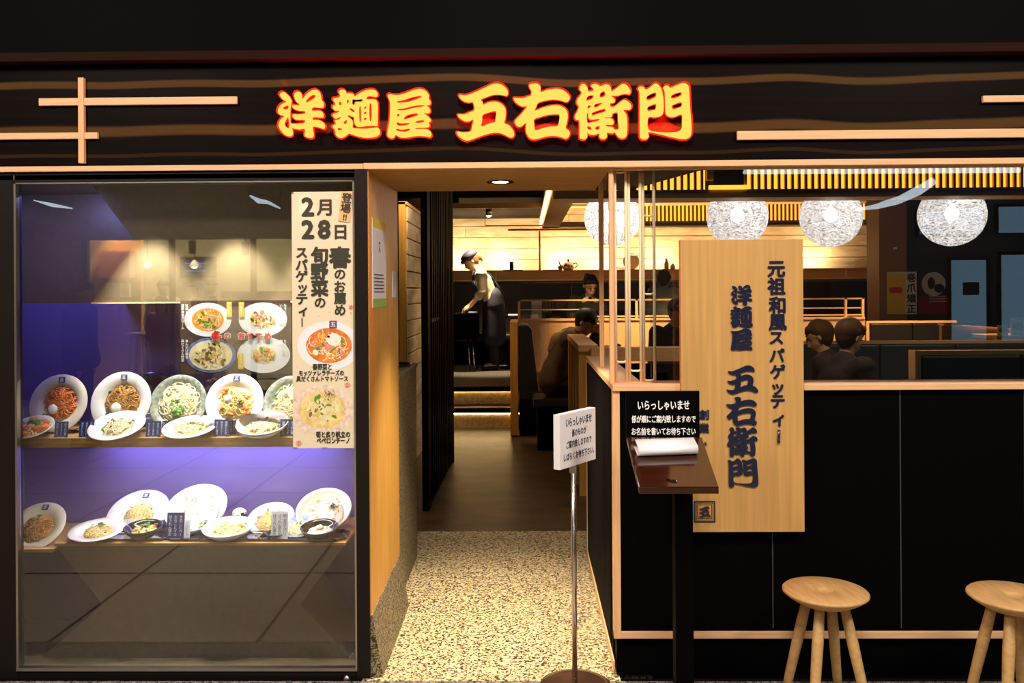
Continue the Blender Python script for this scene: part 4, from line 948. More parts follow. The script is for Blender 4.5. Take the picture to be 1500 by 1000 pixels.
c0 = ontop(.37, .13, .004); c1 = ontop(.50, .09, .004); pe = thing('pen', 'thin black pen lying on the sloping stand top', 'pen', tuple(c0))
obj('barrel', MB().tube([c0, c0.lerp(c1, .85)], .0032, 8), 'blackgloss', pe); obj('tip', MB().tube([c0.lerp(c1, .85), c1], [.003, .0008], 8), 'steel', pe)

# ================================================================== pole sign
ysg = -.10; pc = at(845, 640, ysg)
ps = thing('pole_sign', 'white please-wait notice board on a slim steel pole in the doorway', 'sign stand', (pc.x, ysg, 0))
obj('base_disc', MB().lathe([(0, .018), (.05, .017), (.11, .013), (.135, .008), (.14, 0), (0, 0)], (pc.x - .01, ysg + .02, 0.001), 40), mat('brown_bronze_base', (.10, .05, .03), .25, metal=.6), ps)
L0 = at(820, 640, ysg - .093); R0_ = at(872.5, 634, ysg + .11)
d = Vector((R0_.x - L0.x, R0_.y - L0.y, 0)); L_ = d.length; d.normalize(); nn = Vector((d.y, -d.x, 0))
zt0 = Z(608, L0.y, 820); zb0 = Z(688.5, L0.y, 820)
o0 = Vector((L0.x, L0.y, 0)); thk = .028
b_ = MB(); vs = []
for (u, nth) in ((0, 0), (L_, 0), (L_, -thk), (0, -thk)):
    p = o0 + d * u + nn * nth; vs += [Vector((p.x, p.y, zb0)), Vector((p.x, p.y, zt0))]
b_.add(vs, [(0, 2, 3, 1), (2, 4, 5, 3), (4, 6, 7, 5), (6, 0, 1, 7), (1, 3, 5, 7), (0, 6, 4, 2)])
pq = o0 + d * (L_ * .45) - nn * (thk * .5)
obj('pole', MB().tube([(pq.x, pq.y, .015), (pq.x, pq.y, zb0 + .03)], .0098, 14), 'steel', ps)
obj('clamp', MB().box(pq.x - .016, pq.x + .010, pq.y - .011, pq.y + .011, zb0 - .03, zb0 + .001), 'silver', ps)
br = obj('notice_board', b_, 'card', ps, bevel=.001)
m = MB(); hb = zt0 - zb0
for s, v, h, w in [('いらっしゃいませ', .83, .034, .72), ('係のものが', .62, .027, .40), ('ご案内致しますので', .42, .027, .70), ('しばらくお待ち下さい。', .20, .027, .84)]:
    c = o0 + d * (L_ * .52) + nn * .0008; put_text(m, s, (c.x, c.y, zb0 + hb * v), h, .025, width=w * L_, right=d)
obj('lettering', m, 'inkblue', br)

# ================================================================== stools
def stool(px, py, y, rz, label):
    c = at(px, py, y); t = thing('wooden_stool', label, 'stool', (c.x, y, 0), (0, 0, rz), 'round beech stools outside the window'); R = .148; h = c.z
    obj('seat', MB().lathe([(0, h - .007), (.024, h - .008), (.030, h - .002), (.034, h), (R - .004, h + .001), (R, h - .003), (R, h - .008), (R - .018, h - .022), (R - .052, h - .042), (0, h - .044)], seg=48), 'stoolwood', t, local=True)
    for i in range(4):
        a_ = PI / 4 + i * PI / 2; p0 = Vector((math.cos(a_) * .062, math.sin(a_) * .062, h - .030)); p1 = Vector((math.cos(a_) * .150, math.sin(a_) * .150, 0.0))
        obj('leg', MB().tube([p0, p0.lerp(p1, .35), p0.lerp(p1, .8), p1], [.0165, .0195, .0165, .014], 14), 'stoolwood', t, local=True)
    return t


stool(1209, 864, -.24, .16, 'round beech stool standing under the oak name board'); stool(1485, 871, -.33, .10, 'round beech stool cut by the right edge of the picture')

# ================================================================== restaurant interior
# granite counter on the left behind the jamb
ct = thing('granite_counter', 'speckled granite reception counter just inside the doorway on the left', 'counter', (-1.1, 1.1, 0))
xg = X(583.5, .80, 700)
obj('body', MB().box(-1.9, xg, .81, 1.50, 0, 1.07), 'granite', ct)
obj('top', MB().box(-1.9, xg + .008, .80, 1.51, 1.07, 1.09), 'granite', ct, bevel=.002)
tr = thing('black_tray', 'small black tray lying on the granite counter', 'tray', (xg - .09, 1.3, 1.09))
obj('bed', MB().lathe([(0, 0), (.075, 0), (.088, .016), (.092, .016), (.08, 0), (0, -.0)], (0, 0, 0), 24), 'tray', tr, local=True)
# slatted screen
sc_ = thing('slatted_screen', 'tall black slatted screen standing between the doorway and the steps', 'screen', (-.67, 3.3, 0))
y0, y1 = 2.48, 4.15
def xs(y): return X(618 + (662 - 618) * ((y - y0) / (y1 - y0)) * 1.0, y) if 0 else -.672 + (y - y0) * .018
za = 2.75
obj('end_post', MB().box(-.70, -.655, y0, y0 + .16, 0, za), 'black', sc_)
obj('end_post', MB().box(-.685, -.62, y1 - .03, y1, 0, za), 'black', sc_)
ns = 13
for i in range(ns):
    y = y0 + .22 + (y1 - y0 - .30) * i / (ns - 1); x = xs(y)
    obj('slat', MB().box(x - .022, x + .022, y - .024, y + .024, .03, za), 'black', sc_)
obj('cross_rail', MB().box(xs(y0) - .005, xs(y0) + .028, y0 + .16, y1 - .03, 1.275, 1.30), 'frame', sc_)
obj('backing_panel', MB().box(xs(y0) - .03, xs(y0) - .024, y0 + .16, y1 - .03, .0, 1.27), 'black', sc_)
struct('wall_behind_counter', MB().box(-2.9, -1.02, 1.75, 1.80, 0, 2.8), 'black')
# side concrete piece with its wooden edge
wl = struct('wall_left', MB().box(-1.10, -.985, 3.72, 7.4, 0, 2.2), 'concrete')
for i in range(16): obj('board_course', MB().box(-.985, -.960, 3.72, 7.4, i * .1375 + .010, (i + 1) * .1375), 'concrete', wl, bevel=.004)
struct('trim_left_post', MB().box(-1.02, -.965, 3.64, 3.715, 0, 2.22).box(-1.02, -.955, 3.64, 7.4, 2.2, 2.225), 'oak')

# steps and platform
PZ = .43; ysA, ysB = 5.90, 6.15
stp = struct('floor_steps', MB().box(-3, -.05, ysA + .06, ysB + .1, 0, .17), 'riser')
obj('step_tread', MB().box(-3, -.04, ysA, ysB + .1, .17, .225), 'black', stp)
obj('nosing', MB().box(-3, -.04, ysA - .004, ysA + .03, .225, .235), 'ash_h', stp)
obj('step_light', MB().box(-3, -.05, ysA + .052, ysA + .060, .155, .166), 'e_step', stp)
pf = struct('floor_platform', MB().box(-3, 9, ysB + .06, 10, 0, .385), 'riser')
obj('platform_top', MB().box(-3, 9, ysB, 10, .385, PZ), 'platform', pf)
obj('platform_edge', MB().box(-3, -.04, ysB - .005, ysB, .372, PZ - .004), 'black', pf)
obj('step_light', MB().box(-3, -.05, ysB + .052, ysB + .060, .370, .381), 'e_step', pf)
# back wall, board-formed concrete courses
wb = struct('wall_back', MB().box(-3, 9, 9.93, 10.05, 0, 2.8), 'concrete')
zz = 1.62; i = 0
while zz < 2.72:
    h = .172
    for j, (xa, xb) in enumerate([(-3, -1.2 + .3 * (i % 3)), (-1.2 + .3 * (i % 3), 1.1 - .4 * (i % 2)), (1.1 - .4 * (i % 2), 3.3 + .3 * (i % 3)), (3.3 + .3 * (i % 3), 9)]):
        obj('board_course', MB().box(xa + .003, xb - .003, 9.90 - .004 * ((i + j) % 3), 9.93, zz + .008, zz + h), 'concrete', wb, bevel=.003)
    zz += h; i += 1
struct('ceiling_platform', MB().box(-3, .24, 6.9, 9.9, 2.60, 2.80), 'ceil')
struct('trim_ceiling_batten', MB().box(-3, .24, 6.85, 6.92, 2.47, 2.53), 'brownstrip')
# sofa along the back wall with ledge and shelf
sf = thing('bench_sofa', 'long black leather bench along the concrete back wall', 'bench', (.5, 9.3, PZ))
xx = -2.6
for i in range(7): obj('back_cushion', MB().box(xx + i * 1.1 + .006, xx + (i + 1) * 1.1 - .006, 9.22, 9.36, .86, 1.60), 'leather', sf, bevel=.02)
for i in range(7): obj('seat_cushion', MB().box(xx + i * 1.1 + .006, xx + (i + 1) * 1.1 - .006, 8.78, 9.24, .74, .88), 'leather', sf, bevel=.03)
obj('base', MB().box(xx, xx + 7.7, 8.84, 9.3, PZ, .74), 'black', sf)
lg = thing('back_ledge', 'tan panelled ledge with pale edges above the leather bench', 'ledge', (.5, 9.55, 1.6))
obj('front_panel', MB().box(-2.8, 5.2, 9.37, 9.40, 1.645, 1.765), 'oak_h', lg)
obj('lower_edge', MB().box(-2.8, 5.2, 9.28, 9.40, 1.625, 1.645), 'cream', lg)
obj('shelf_top', MB().box(-2.8, 5.2, 9.36, 9.62, 1.765, 1.785), 'copper', lg)
for px in (727, 1000, 1240): x = X(px, 9.36); obj('divider', MB().box(x - .012, x + .012, 9.360, 9.370, 1.645, 1.765), 'ash', lg)
zl = 1.785
# thin hanging rail shelf with post
hs = thing('hanging_shelf', 'thin copper-brown shelf board carried on a slim post above the ledge', 'shelf', (X(791, 9.5), 9.5, zl))
obj('post', MB().box(X(790, 9.5), X(792.5, 9.5), 9.48, 9.51, zl, Z(338, 9.5)), 'copper', hs)
obj('board', MB().box(X(745, 9.5), X(905, 9.5), 9.42, 9.60, Z(338.5, 9.5), Z(335.5, 9.5)), 'copper', hs)
# things on the ledge
va = solo('vase', MB().lathe([(0, 0), (.028, 0), (.034, .03), (.03, .09), (.034, .12), (.03, .12), (.026, .1), (0, .1)], (X(750, 9.48), 9.48, zl + .012), 20), 'blackgloss', 'black cylindrical cup standing on a flat tray on the ledge', 'cup')
for px, wd, lb in [(752, .26, 'flat dark tray under the black cup on the ledge'), (792, .2, 'flat dark tray at the foot of the slim post')]:
    x = X(px, 9.47) + (.16 if px == 792 else 0); solo('tray', MB().prism([(x - wd / 2, 9.41), (x + wd / 2, 9.41), (x + wd / 2 + .02, 9.43), (x + wd / 2 + .02, 9.54), (x + wd / 2, 9.56), (x - wd / 2, 9.56), (x - wd / 2 - .02, 9.54), (x - wd / 2 - .02, 9.43)], 'z', zl, zl + .011), 'walnut', lb, 'tray')
tp = thing('teapot', 'small dark metal teapot with spout and handle on the ledge', 'teapot', (X(833, 9.48), 9.48, zl))
obj('body', MB().lathe([(0, 0), (.06, 0), (.09, .03), (.098, .06), (.08, .10), (.04, .125), (0, .13)], seg=24), 'brown' if 0 else 'steel', tp, local=True)
obj('lid_knob', MB().ball((0, 0, .145), .018), 'blackgloss', tp, local=True)
obj('spout', MB().tube([(-.08, 0, .05), (-.12, 0, .08), (-.14, 0, .14)], [.02, .014, .010], 8), 'steel', tp, local=True)
obj('handle', MB().tube([(.08, 0, .10), (.12, 0, .11), (.135, 0, .07), (.10, 0, .03)], .008, 8), 'blackgloss', tp, local=True)
solo('cup', MB().lathe([(0, 0), (.025, 0), (.04, .05), (.045, .065), (.04, .065), (.033, .05), (0, .01)], (X(821.5, 9.48), 9.48, zl), 20), 'copper', 'small brown cup beside the teapot on the ledge', 'cup')
rp = thing('round_plate', 'round pale plate standing upright on the ledge near the rod screen', 'plate', (X(925, 9.55), 9.55, zl)); 
pm = MB().lathe([(0, 0), (.1, 0), (.12, .012), (.125, .012), (.1, -.008), (0, -.008)], seg=30); pm.v = [Vector((v.x, -v.z, v.y + .125)) for v in pm.v]; obj('plate', pm, 'cream', rp, local=True)
obj('stand', MB().box(-.05, .05, -.02, .03, 0, .01), 'copper', rp, local=True)
for px, h, lb in [(977, .16, 'small round-shouldered bottle on the ledge behind the window'), (986, .09, 'short green jar on the ledge behind the window')]:
    solo('jar', MB().lathe([(0, 0), (.035, 0), (.035, h * .6), (.018, h * .8), (.018, h), (0, h)], (X(px, 9.5), 9.5, zl), 16), 'greencloth', lb, 'jar')

# near cross beams, long beams and slatted coffers
zb_ = 2.36
struct('trim_beam_near', MB().box(.26, 8.9, 4.12, 4.45, 2.285, 2.357), 'plaster')
struct('trim_beam_long', MB().box(.26, .49, 4.5, 8.72, zb_, zb_ + .09), 'plaster')
struct('trim_beam_far', MB().box(.26, 8.9, 8.45, 8.75, 2.36, 2.428), 'plaster')
struct('ceiling_coffer', MB().box(.3, 8.9, 8.76, 9.9, 2.75, 2.8), 'plaster')
struct('ceiling_recess', MB().box(.49, 8.9, 4.5, 8.45, 2.68, 2.76), 'ceil')
cl = thing('cove_light', 'glowing strip light along the left side of the long pale ceiling beam', 'light', (.235, 6.5, 2.42))
obj('tube', MB().box(.225, .25, 4.35, 8.6, 2.40, 2.46), 'e_warm', cl); obj('channel', MB().box(.215, .258, 4.33, 8.62, 2.46, 2.48), 'plaster', cl)


def slat_panel(name, label, x0, x1, y, z0, z1a, z1b, pitch):
    t = thing(name, label, 'light box', ((x0 + x1) / 2, y, z0), group='amber slatted light boxes under the ceiling')
    m = MB().prism([(x0, z0), (x1, z0), (x1, z1b), (x0, z1a)], 'y', y + .05, y + .06); obj('backlight', m, 'e_slat', t)
    obj('bottom_rail', MB().box(x0 - .01, x1 + .01, y - .01, y + .06, z0 - .02, z0), 'ash_h', t)
    n = int((x1 - x0) / pitch); base = MB().box(-.011, .011, -.0, .028, 0, 1).mesh('slat'); base.materials.append(M['oak'])
    for i in range(n + 1):
        x = x0 + pitch * i; zt = z1a + (z1b - z1a) * (i / max(1, n))
        if zt - z0 < .02: continue
        o = bpy.data.objects.new('slat', base); COL.objects.link(o); o.parent = t; o.location = Vector((x, y, z0)) - ORG[t.name]; o.scale = (1, 1, zt - z0)
    return t


yA = 4.13
slat_panel('slat_light_box', 'long amber slatted light box across the top of the window', X(1094, yA), X(1640, yA), yA, Z(280, yA, 1094) + .0, 2.63, 2.63, .058)
slat_panel('slat_light_box', 'short amber slatted light box with slanted top near the rod screens', X(932, yA), X(1036, yA), yA, Z(280, yA, 980), Z(277, yA), Z(249, yA), .058)
yB_ = 8.46
slat_panel('slat_light_box', 'far amber slatted light box seen below the near beam behind the lanterns', X(946, yB_), X(1292, yB_), yB_, Z(326, yB_, 1094), 2.64, 2.66, .055)
struct('trim_slat_post', MB().box(X(1037, yA), X(1047, yA), yA, yA + .05, 2.44, 2.66), 'plaster')
struct('wall_slat_dark', MB().box(X(1048, yA), X(1092, yA), yA + .02, yA + .05, Z(273, yA), 2.66), 'black')
struct('ceiling_bright_panel', MB().box(X(1040, yA), X(1095, yA), yA - .02, yA + .02, Z(280, yA), Z(274, yA)), 'e_slat')

# lanterns
for (px, py, rx, rz, y, lb) in [(897, 319, 41, 41, 4.95, 'crinkled glass globe lantern behind the rod screens'), (1080, 317, 44, 44, 4.95, 'crinkled glass globe lantern above the oak name board, left one'), (1217, 317, 44, 44, 4.95, 'crinkled glass globe lantern right of the oak name board'), (1394, 315, 46, 45, 4.9, 'crinkled glass globe lantern nearest the right edge')]:
    c = at(px, py, y); k = 1 / px_m(y); a_, b_ = rx * k, rz * k
    t = thing('globe_lantern', lb, 'lantern', (c.x, y, c.z - b_), group='crinkled globe lanterns hanging behind the window')
    m = MB().ball((0, 0, b_), a_, a_, b_, 48, 28); obj('shade', m, 'lantern', t, local=True)
    obj('bulb', MB().ball((0, 0, b_ * 1.05), .06, .06, .07, 16, 10), 'e_bulb', t, local=True)
    obj('socket', MB().lathe([(0, .0), (.022, 0), (.022, .06), (0, .06)], (0, 0, b_ * 1.12 + .05), 14), 'steel', t, local=True)
    obj('cord', MB().tube([(0, 0, b_ * 1.12 + .1), (0, 0, 2.68 - c.z + b_)], .004, 6), 'black', t, local=True)
    lamp('POINT', (c.x, y - .09, c.z + .02), 4.5, (1, .93, .85), size=.09)

# glass-topped partition behind the booths
yP2 = 6.2
gp = thing('glass_partition', 'low wooden partition with a wood-framed glass top running across the room', 'partition', (1.8, yP2, 0))
x0, x1 = X(759, yP2), X(1266, yP2); zt, zm1, zb1 = Z(438, yP2, 900), Z(452, yP2, 900), Z(467, yP2, 900)
obj('panel', MB().box(x0, x1, yP2 - .02, yP2 + .03, 0, zb1 - .012), 'ash', gp)
obj('top_bar', MB().box(x0, x1, yP2 - .018, yP2 + .02, zt - .018, zt), 'oak_h', gp); obj('bottom_bar', MB().box(x0, x1, yP2 - .03, yP2 + .03, zb1 - .016, zb1 + .008), 'ash_h', gp)
obj('middle_bar', MB().box(x0, X(858, yP2), yP2 - .012, yP2 + .01, zm1 - .012, zm1), 'ash_h', gp); obj('middle_bar', MB().box(X(855, yP2), x1, yP2 - .012, yP2 + .01, Z(464, yP2, 900) - .0, Z(462, yP2, 900)), 'ash_h', gp)
obj('middle_bar', MB().box(X(1100, yP2), x1, yP2 - .012, yP2 + .01, zm1 - .012, zm1), 'ash_h', gp)
for px in (759, 931, 1237, 1262): x = X(px, yP2); obj('upright', MB().box(x, x + .026, yP2 - .018, yP2 + .02, zb1, zt), 'ash', gp)
obj('glass_pane', MB().box(x0 + .02, x1 - .02, yP2, yP2 + .006, zb1, zt - .015), 'glass2', gp)
obj('skirting', MB().box(x0, x1, yP2 - .035, yP2 - .02, 0, .09), 'ash_h', gp)
obj('wall_rail', MB().box(X(758, yP2), X(834, yP2), yP2 - .04, yP2 - .02, Z(545, yP2), Z(541, yP2)), 'ash_h', gp)
pn_ = solo('notice', MB().box(X(779, yP2 + .1), X(794, yP2 + .1), 6.30, 6.305, PZ + .55, Z(441, 6.3)), 'card', 'white printed notice seen through the partition glass at its left end', 'notice')

# booth end with dark seat at left of the man
be = thing('booth_bench', 'booth bench with wooden end panel and black leather back beside the steps', 'bench', (.1, 5.7, 0))
obj('end_panel', MB().box(X(747, 5.38), X(758.5, 5.38), 5.36, 6.12, .02, Z(471, 5.4, 750)), 'oak', be, bevel=.004)
m = MB(); yb0 = 5.42
m.prism([(X(760, 5.45), .45), (X(789, 5.45), .45), (X(779, 5.45), Z(482, 5.45) + .0), (X(773, 5.45), Z(476, 5.45)), (X(760, 5.45), Z(476, 5.45))], 'y', yb0, 6.11); obj('back_cushion', m, 'leather', be, bevel=.012)
obj('seat_cushion', MB().box(X(760, 5.45), X(760, 5.45) + .62, yb0, 6.12, .36, .47), 'leather', be, bevel=.02)
obj('base', MB().box(X(760, 5.45), X(760, 5.45) + .56, yb0 + .04, 6.12, 0, .36), 'black', be)
# low slotted partition right of the passage
lp = thing('slotted_partition', 'low light-wood partition with tall slots beside the passage', 'partition', (.45, 3.7, 0))
xa = X(848, 2.92, 600); xb = xa + .09; zp = Z(505, 2.9, 850)
for (ya_, yb2) in ((2.9, 2.98), (3.25, 3.33), (3.6, 3.68), (3.95, 4.03), (4.3, 4.42)): obj('upright', MB().box(xa, xb, ya_, yb2, .0, zp - .05), 'oak', lp)
obj('top_cap', MB().box(xa - .004, xb + .05, 2.89, 4.43, zp - .05, zp), 'ash', lp, bevel=.003)
obj('infill', MB().box(xa + .03, xa + .05, 2.98, 4.3, .0, zp - .05), 'black', lp)
obj('return_panel', MB().box(xb, xb + .9, 2.9, 2.96, 0, zp - .14), 'black', lp); obj('return_cap', MB().box(xb, xb + .9, 2.88, 2.98, zp - .14 + .02, zp - .02), 'ash_h', lp)

# booths seen through the right window
def booth(y, px0, px1, pytop, label, post=True, m='greyleather', frame='ash_h'):
    x0, x1 = X(px0, y), X(px1, y); zt = Z(pytop, y, px0)
    t = thing('dining_booth', label, 'booth', ((x0 + x1) / 2, y, 0), group='dark booth seats behind the right window')
    obj('rail', MB().box(x0, x1, y - .03, y + .03, zt - .025, zt), frame, t); n = max(1, round((x1 - x0) / .62))
    for i in range(n):
        a_, b_ = x0 + .04 + (x1 - x0 - .05) * i / n, x0 + .04 + (x1 - x0 - .05) * (i + 1) / n - .008
        obj('back_cushion', MB().box(a_, b_, y - .04, y + .07, .45, zt - .03), m, t, bevel=.015); obj('seat_cushion', MB().box(a_, b_, y + .05, y + .48, .36, .47), m, t, bevel=.02)
    obj('base', MB().box(x0 + .03, x1, y, y + .44, 0, .36), 'black', t)
    if post: obj('end_post', MB().box(x0 - .005, x0 + .03, y - .035, y + .06, 0, zt), 'ash', t)
    return t


booth(3.9, 1060, 1620, 500, 'long dark booth seat with pale top rail behind the two patrons', post=False)
booth(2.08, 1338, 1640, 513, 'nearest dark booth seat with pale corner post at the right of the window')
booth(6.9, 1268, 1400, 470, 'short dark booth seat beyond the end of the glass partition', m='leather')
bb = thing('booth_divider', 'pale wooden divider with stepped top at the right end of the dining room', 'partition', (X(1440, 5.0), 5.0, 0))
obj('panel', MB().prism([(X(1378, 5), 0), (X(1620, 5), 0), (X(1620, 5), Z(497, 5)), (X(1410, 5), Z(483, 5)), (X(1378, 5), Z(480, 5))], 'y', 4.98, 5.03), 'oak_h', bb)
obj('top_cap', MB().prism([(X(1378, 5), Z(480, 5)), (X(1410, 5), Z(483, 5)), (X(1620, 5), Z(497, 5)), (X(1620, 5), Z(494, 5)), (X(1410, 5), Z(480, 5)), (X(1378, 5), Z(477, 5))], 'y', 4.94, 5.06), 'ash_h', bb)
tb = thing('dining_table', 'wooden dining table with menus at the far right behind the window', 'table', (X(1490, 4.7), 4.7, 0)); ztb = Z(494, 4.7)
obj('tabletop', MB().box(X(1440, 4.7), X(1640, 4.7), 4.47, 4.92, ztb - .035, ztb), 'oak_h', tb, bevel=.004); obj('leg', MB().box(X(1460, 4.7), X(1466, 4.7), 4.65, 4.7, 0, ztb - .035), 'black', tb); obj('leg', MB().box(X(1620, 4.7), X(1626, 4.7), 4.65, 4.7, 0, ztb - .035), 'black', tb)
for (px, w_, py, lb) in [(1469, 16, 476, 'small tan menu card standing on the far right table'), (1491, 20, 465, 'larger picture menu standing on the far right table')]:
    a_ = at(px - w_ / 2, py, 4.6); b_ = at(px + w_ / 2, 493, 4.6); t = thing('menu_card', lb, 'menu', (a_.lerp(b_, .5).x, 4.6, ztb))
    obj('sheet', MB().box(a_.x, b_.x, 4.60, 4.606, ztb, a_.z), 'card', t); obj('picture', disc(MB(), (a_.x + b_.x) / 2, (a_.z + ztb) / 2, (b_.x - a_.x) * .38, (a_.z - ztb) * .22, 4.598), 'mush', t); obj('foot', MB().box(a_.x, b_.x, 4.606, 4.64, ztb, ztb + .004), 'card', t)
# pillar, far right wall, posters
struct('wall_pillar', MB().box(X(1284, 8), X(1324, 8), 7.9, 8.3, PZ, 2.8), 'pillar')
struct('wall_right', MB().box(X(1324, 8), 9, 8.2, 8.3, 0, 2.8), 'slate')
solo('light_switch', box(X(1310, 7.88), X(1315, 7.88), 7.885, 7.9, Z(369, 7.9), Z(366, 7.9)), 'card', 'tiny white switch plate high on the brown pillar', 'switch')
yp = 7.86
a_ = at(1299, 398, yp); b_ = at(1343, 460, yp); t = thing('wall_poster', 'white and yellow poster with black characters on the brown pillar', 'poster', ((a_.x + b_.x) / 2, yp, b_.z))
obj('sheet', MB().box(a_.x, b_.x, yp, yp + .003, b_.z, a_.z), 'card', t); obj('yellow_print', MB().box(a_.x, a_.lerp(b_, .6).x, yp - .001, yp, b_.z, a_.lerp(b_, .06).z), 'yellowp', t)
m = MB(); vtext(m, '巻爪矯正', a_.lerp(b_, .82).x, a_.z - .01, yp - .002, .11, .135, .04); obj('lettering', m, 'ink', t); obj('red_print', MB().box(a_.lerp(b_, .08).x, a_.lerp(b_, .5).x, yp - .002, yp - .001, a_.lerp(b_, .5).z, a_.lerp(b_, .36).z), 'red', t)
a_ = at(1345, 397, 8.17); b_ = at(1390, 460, 8.17); t = thing('wall_poster', 'white, dark and red poster on the slate wall right of the pillar', 'poster', ((a_.x + b_.x) / 2, 8.17, b_.z))
obj('sheet', MB().box(a_.x, b_.x, 8.17, 8.2, b_.z, a_.z), 'slate', t); obj('red_print', MB().box(a_.x, b_.x, 8.168, 8.17, b_.z, a_.lerp(b_, .58).z), mat('dark_red_print', (.30, .02, .025), .5), t)
m = MB(); disc(m, a_.lerp(b_, .5).x, a_.lerp(b_, .3).z, .16, .16, 8.166); obj('white_print', m, 'card', t)
m = MB(); disc(m, a_.lerp(b_, .42).x, a_.lerp(b_, .28).z, .05, .08, 8.164); disc(m, a_.lerp(b_, .68).x, a_.lerp(b_, .4).z, .07, .06, 8.164); obj('dark_print', m, 'ink', t)
m = MB(); [m.box(a_.lerp(b_, .35).x, a_.lerp(b_, .9).x, 8.164, 8.167, a_.z - .34 - i * .035, a_.z - .33 - i * .035) for i in range(3)]; obj('print_lines', m, 'card', t)

# cart and side tables at the sofa, on the platform
ca = thing('serving_cart', 'black cabinet at which the waitress works, on two slim steel legs', 'cabinet', (X(676, 8.0), 8.0, PZ))
xa, xb = X(655, 7.9), X(700, 7.9); zc = Z(458, 7.9)
obj('body', MB().box(xa, xb, 7.85, 8.35, PZ + .42, zc - .02), 'black', ca); obj('worktop', MB().box(xa - .3, xb + .015, 7.83, 8.37, zc - .02, zc), 'blackgloss', ca, bevel=.003)
for dx in (.30, .36): obj('leg', MB().tube([(xa + dx - .03, 7.95, PZ + .42), (xa + dx, 7.90, PZ)], .010, 8), 'steel', ca)
obj('leg', MB().tube([(xb - .06, 8.25, PZ + .42), (xb - .04, 8.28, PZ)], .010, 8), 'black', ca)
solo('napkin_stack', MB().box(X(687, 7.95), X(699, 7.95), 7.9, 8.05, zc + .0005, zc + .014), 'card', 'small white stack of napkins on the black cabinet edge', 'napkins', bevel=.002)
for (px, py, lb) in [(751, 462, 'low black side table with pale edge between the waitress and the partition')]:
    c = at(px, py, 8.3); t = thing('side_table', lb, 'table', (c.x, 8.3, PZ)); obj('tabletop', MB().box(c.x - .20, c.x + .26, 8.1, 8.6, c.z - .03, c.z), 'walnut', t, bevel=.004)
    obj('column', MB().tube([(c.x, 8.35, PZ), (c.x, 8.35, c.z - .03)], .025, 10), 'black', t); obj('foot', MB().lathe([(0, .02), (.17, .012), (.18, 0), (0, 0)], (c.x, 8.35, PZ), 24), 'black', t)
    solo('folded_cloth', MB().box(c.x - .06, c.x + .07, 8.15, 8.28, c.z, c.z + .02), 'card', 'white folded cloth on the low black side table', 'cloth', bevel=.004)

# ceiling fittings
for (px, py, y, s, lb) in [(733, 271, .42, .028, 'round recessed downlight in the wooden soffit above the doorway')]:
    c = at(px, py, y); t = thing('downlight', lb, 'light', (c.x, .42, ZH - .001)); obj('ring', MB().lathe([(.036, 0), (.060, 0), (.060, -.003), (.036, -.001), (.036, 0)], seg=30), 'frame', t, local=True); obj('lens', MB().lathe([(0, -.0005), (.036, -.0005)], seg=24), 'e_white', t, local=True)
for (px, py, y, lb) in [(597, 281, 3.0, 'tiny pair of ceiling spots left of the slatted screen'), (668, 297, 5.4, 'tiny ceiling spot just right of the slatted screen')]:
    c = at(px, py, y); zc_ = 2.8; t = thing('ceiling_spot', lb, 'light', (c.x, y, c.z)); obj('can', MB().lathe([(.018, 0), (.03, .0), (.03, .09), (0, .09), (.0, .088), (.018, .0)], seg=16), 'black', t, local=True); obj('lens', MB().lathe([(0, .004), (.018, .004)], seg=14), 'e_white', t, local=True); obj('stem', MB().tube([(0, 0, .09), (0, 0, zc_ - c.z)], .006, 6), 'black', t, local=True)
c = at(717, 312, 8.2); t = thing('ceiling_spot', 'bright spot lamp under the low ceiling above the waitress', 'light', (c.x, 8.0, 2.48)); obj('can', MB().lathe([(.03, 0), (.045, .0), (.04, .10), (0, .10)], seg=18), 'silver', t, local=True); obj('lens', MB().ball((0, 0, .0), .03, .03, .02), 'e_white', t, local=True); obj('stem', MB().tube([(0, 0, .1), (0, 0, .12)], .012, 6), 'black', t, local=True)
c = at(742, 293, 4.3); t = thing('smoke_detector', 'small white smoke detector on the black ceiling', 'detector', (c.x, 4.9, 2.80)); obj('base', MB().lathe([(0, 0), (.07, 0), (.07, -.02), (.0, -.02)], seg=24), 'cream', t, local=True); obj('sensor_head', MB().lathe([(.04, -.02), (.035, -.05), (0, -.055)], seg=20), 'cream', t, local=True)

# ================================================================== people
def blob(bones, vox, smooth=6):
    """one continuous surface: spheres along tapering bones, fused by voxel remesh. bone = (p0, p1, r0, r1[, flat x, flat y])"""
    m = MB()
    for bo in bones:
        p0, p1, r0, r1 = Vector(bo[0]), Vector(bo[1]), bo[2], bo[3]; fx, fy = (bo[4], bo[5]) if len(bo) > 4 else (1, 1)
        n = max(2, int((p1 - p0).length / (min(r0, r1) * .22)) + 1)
        for i in range(n):
            t = i / (n - 1); r = r0 + (r1 - r0) * t; m.ball(p0.lerp(p1, t), r * fx, r * fy, r, 14 if r < .06 else 24, 9 if r < .06 else 16)
    me = bpy.data.meshes.new('tmp'); me.from_pydata(m.v, [], m.f); me.update()
    o = bpy.data.objects.new('tmp', me); COL.objects.link(o)
    bm = bmesh.new(); bm.from_mesh(me); bmesh.ops.remove_doubles(bm, verts=bm.verts, dist=1e-5); bmesh.ops.recalc_face_normals(bm, faces=bm.faces); bm.to_mesh(me); bm.free()
    r = o.modifiers.new('r', 'REMESH'); r.mode = 'VOXEL'; r.voxel_size = vox
    s = o.modifiers.new('s', 'SMOOTH'); s.factor = .5; s.iterations = smooth
    dg = bpy.context.evaluated_depsgraph_get(); out = bpy.data.meshes.new_from_object(o.evaluated_get(dg)); bpy.data.objects.remove(o); bpy.data.meshes.remove(me)
    out.polygons.foreach_set('use_smooth', [True] * len(out.polygons)); return out


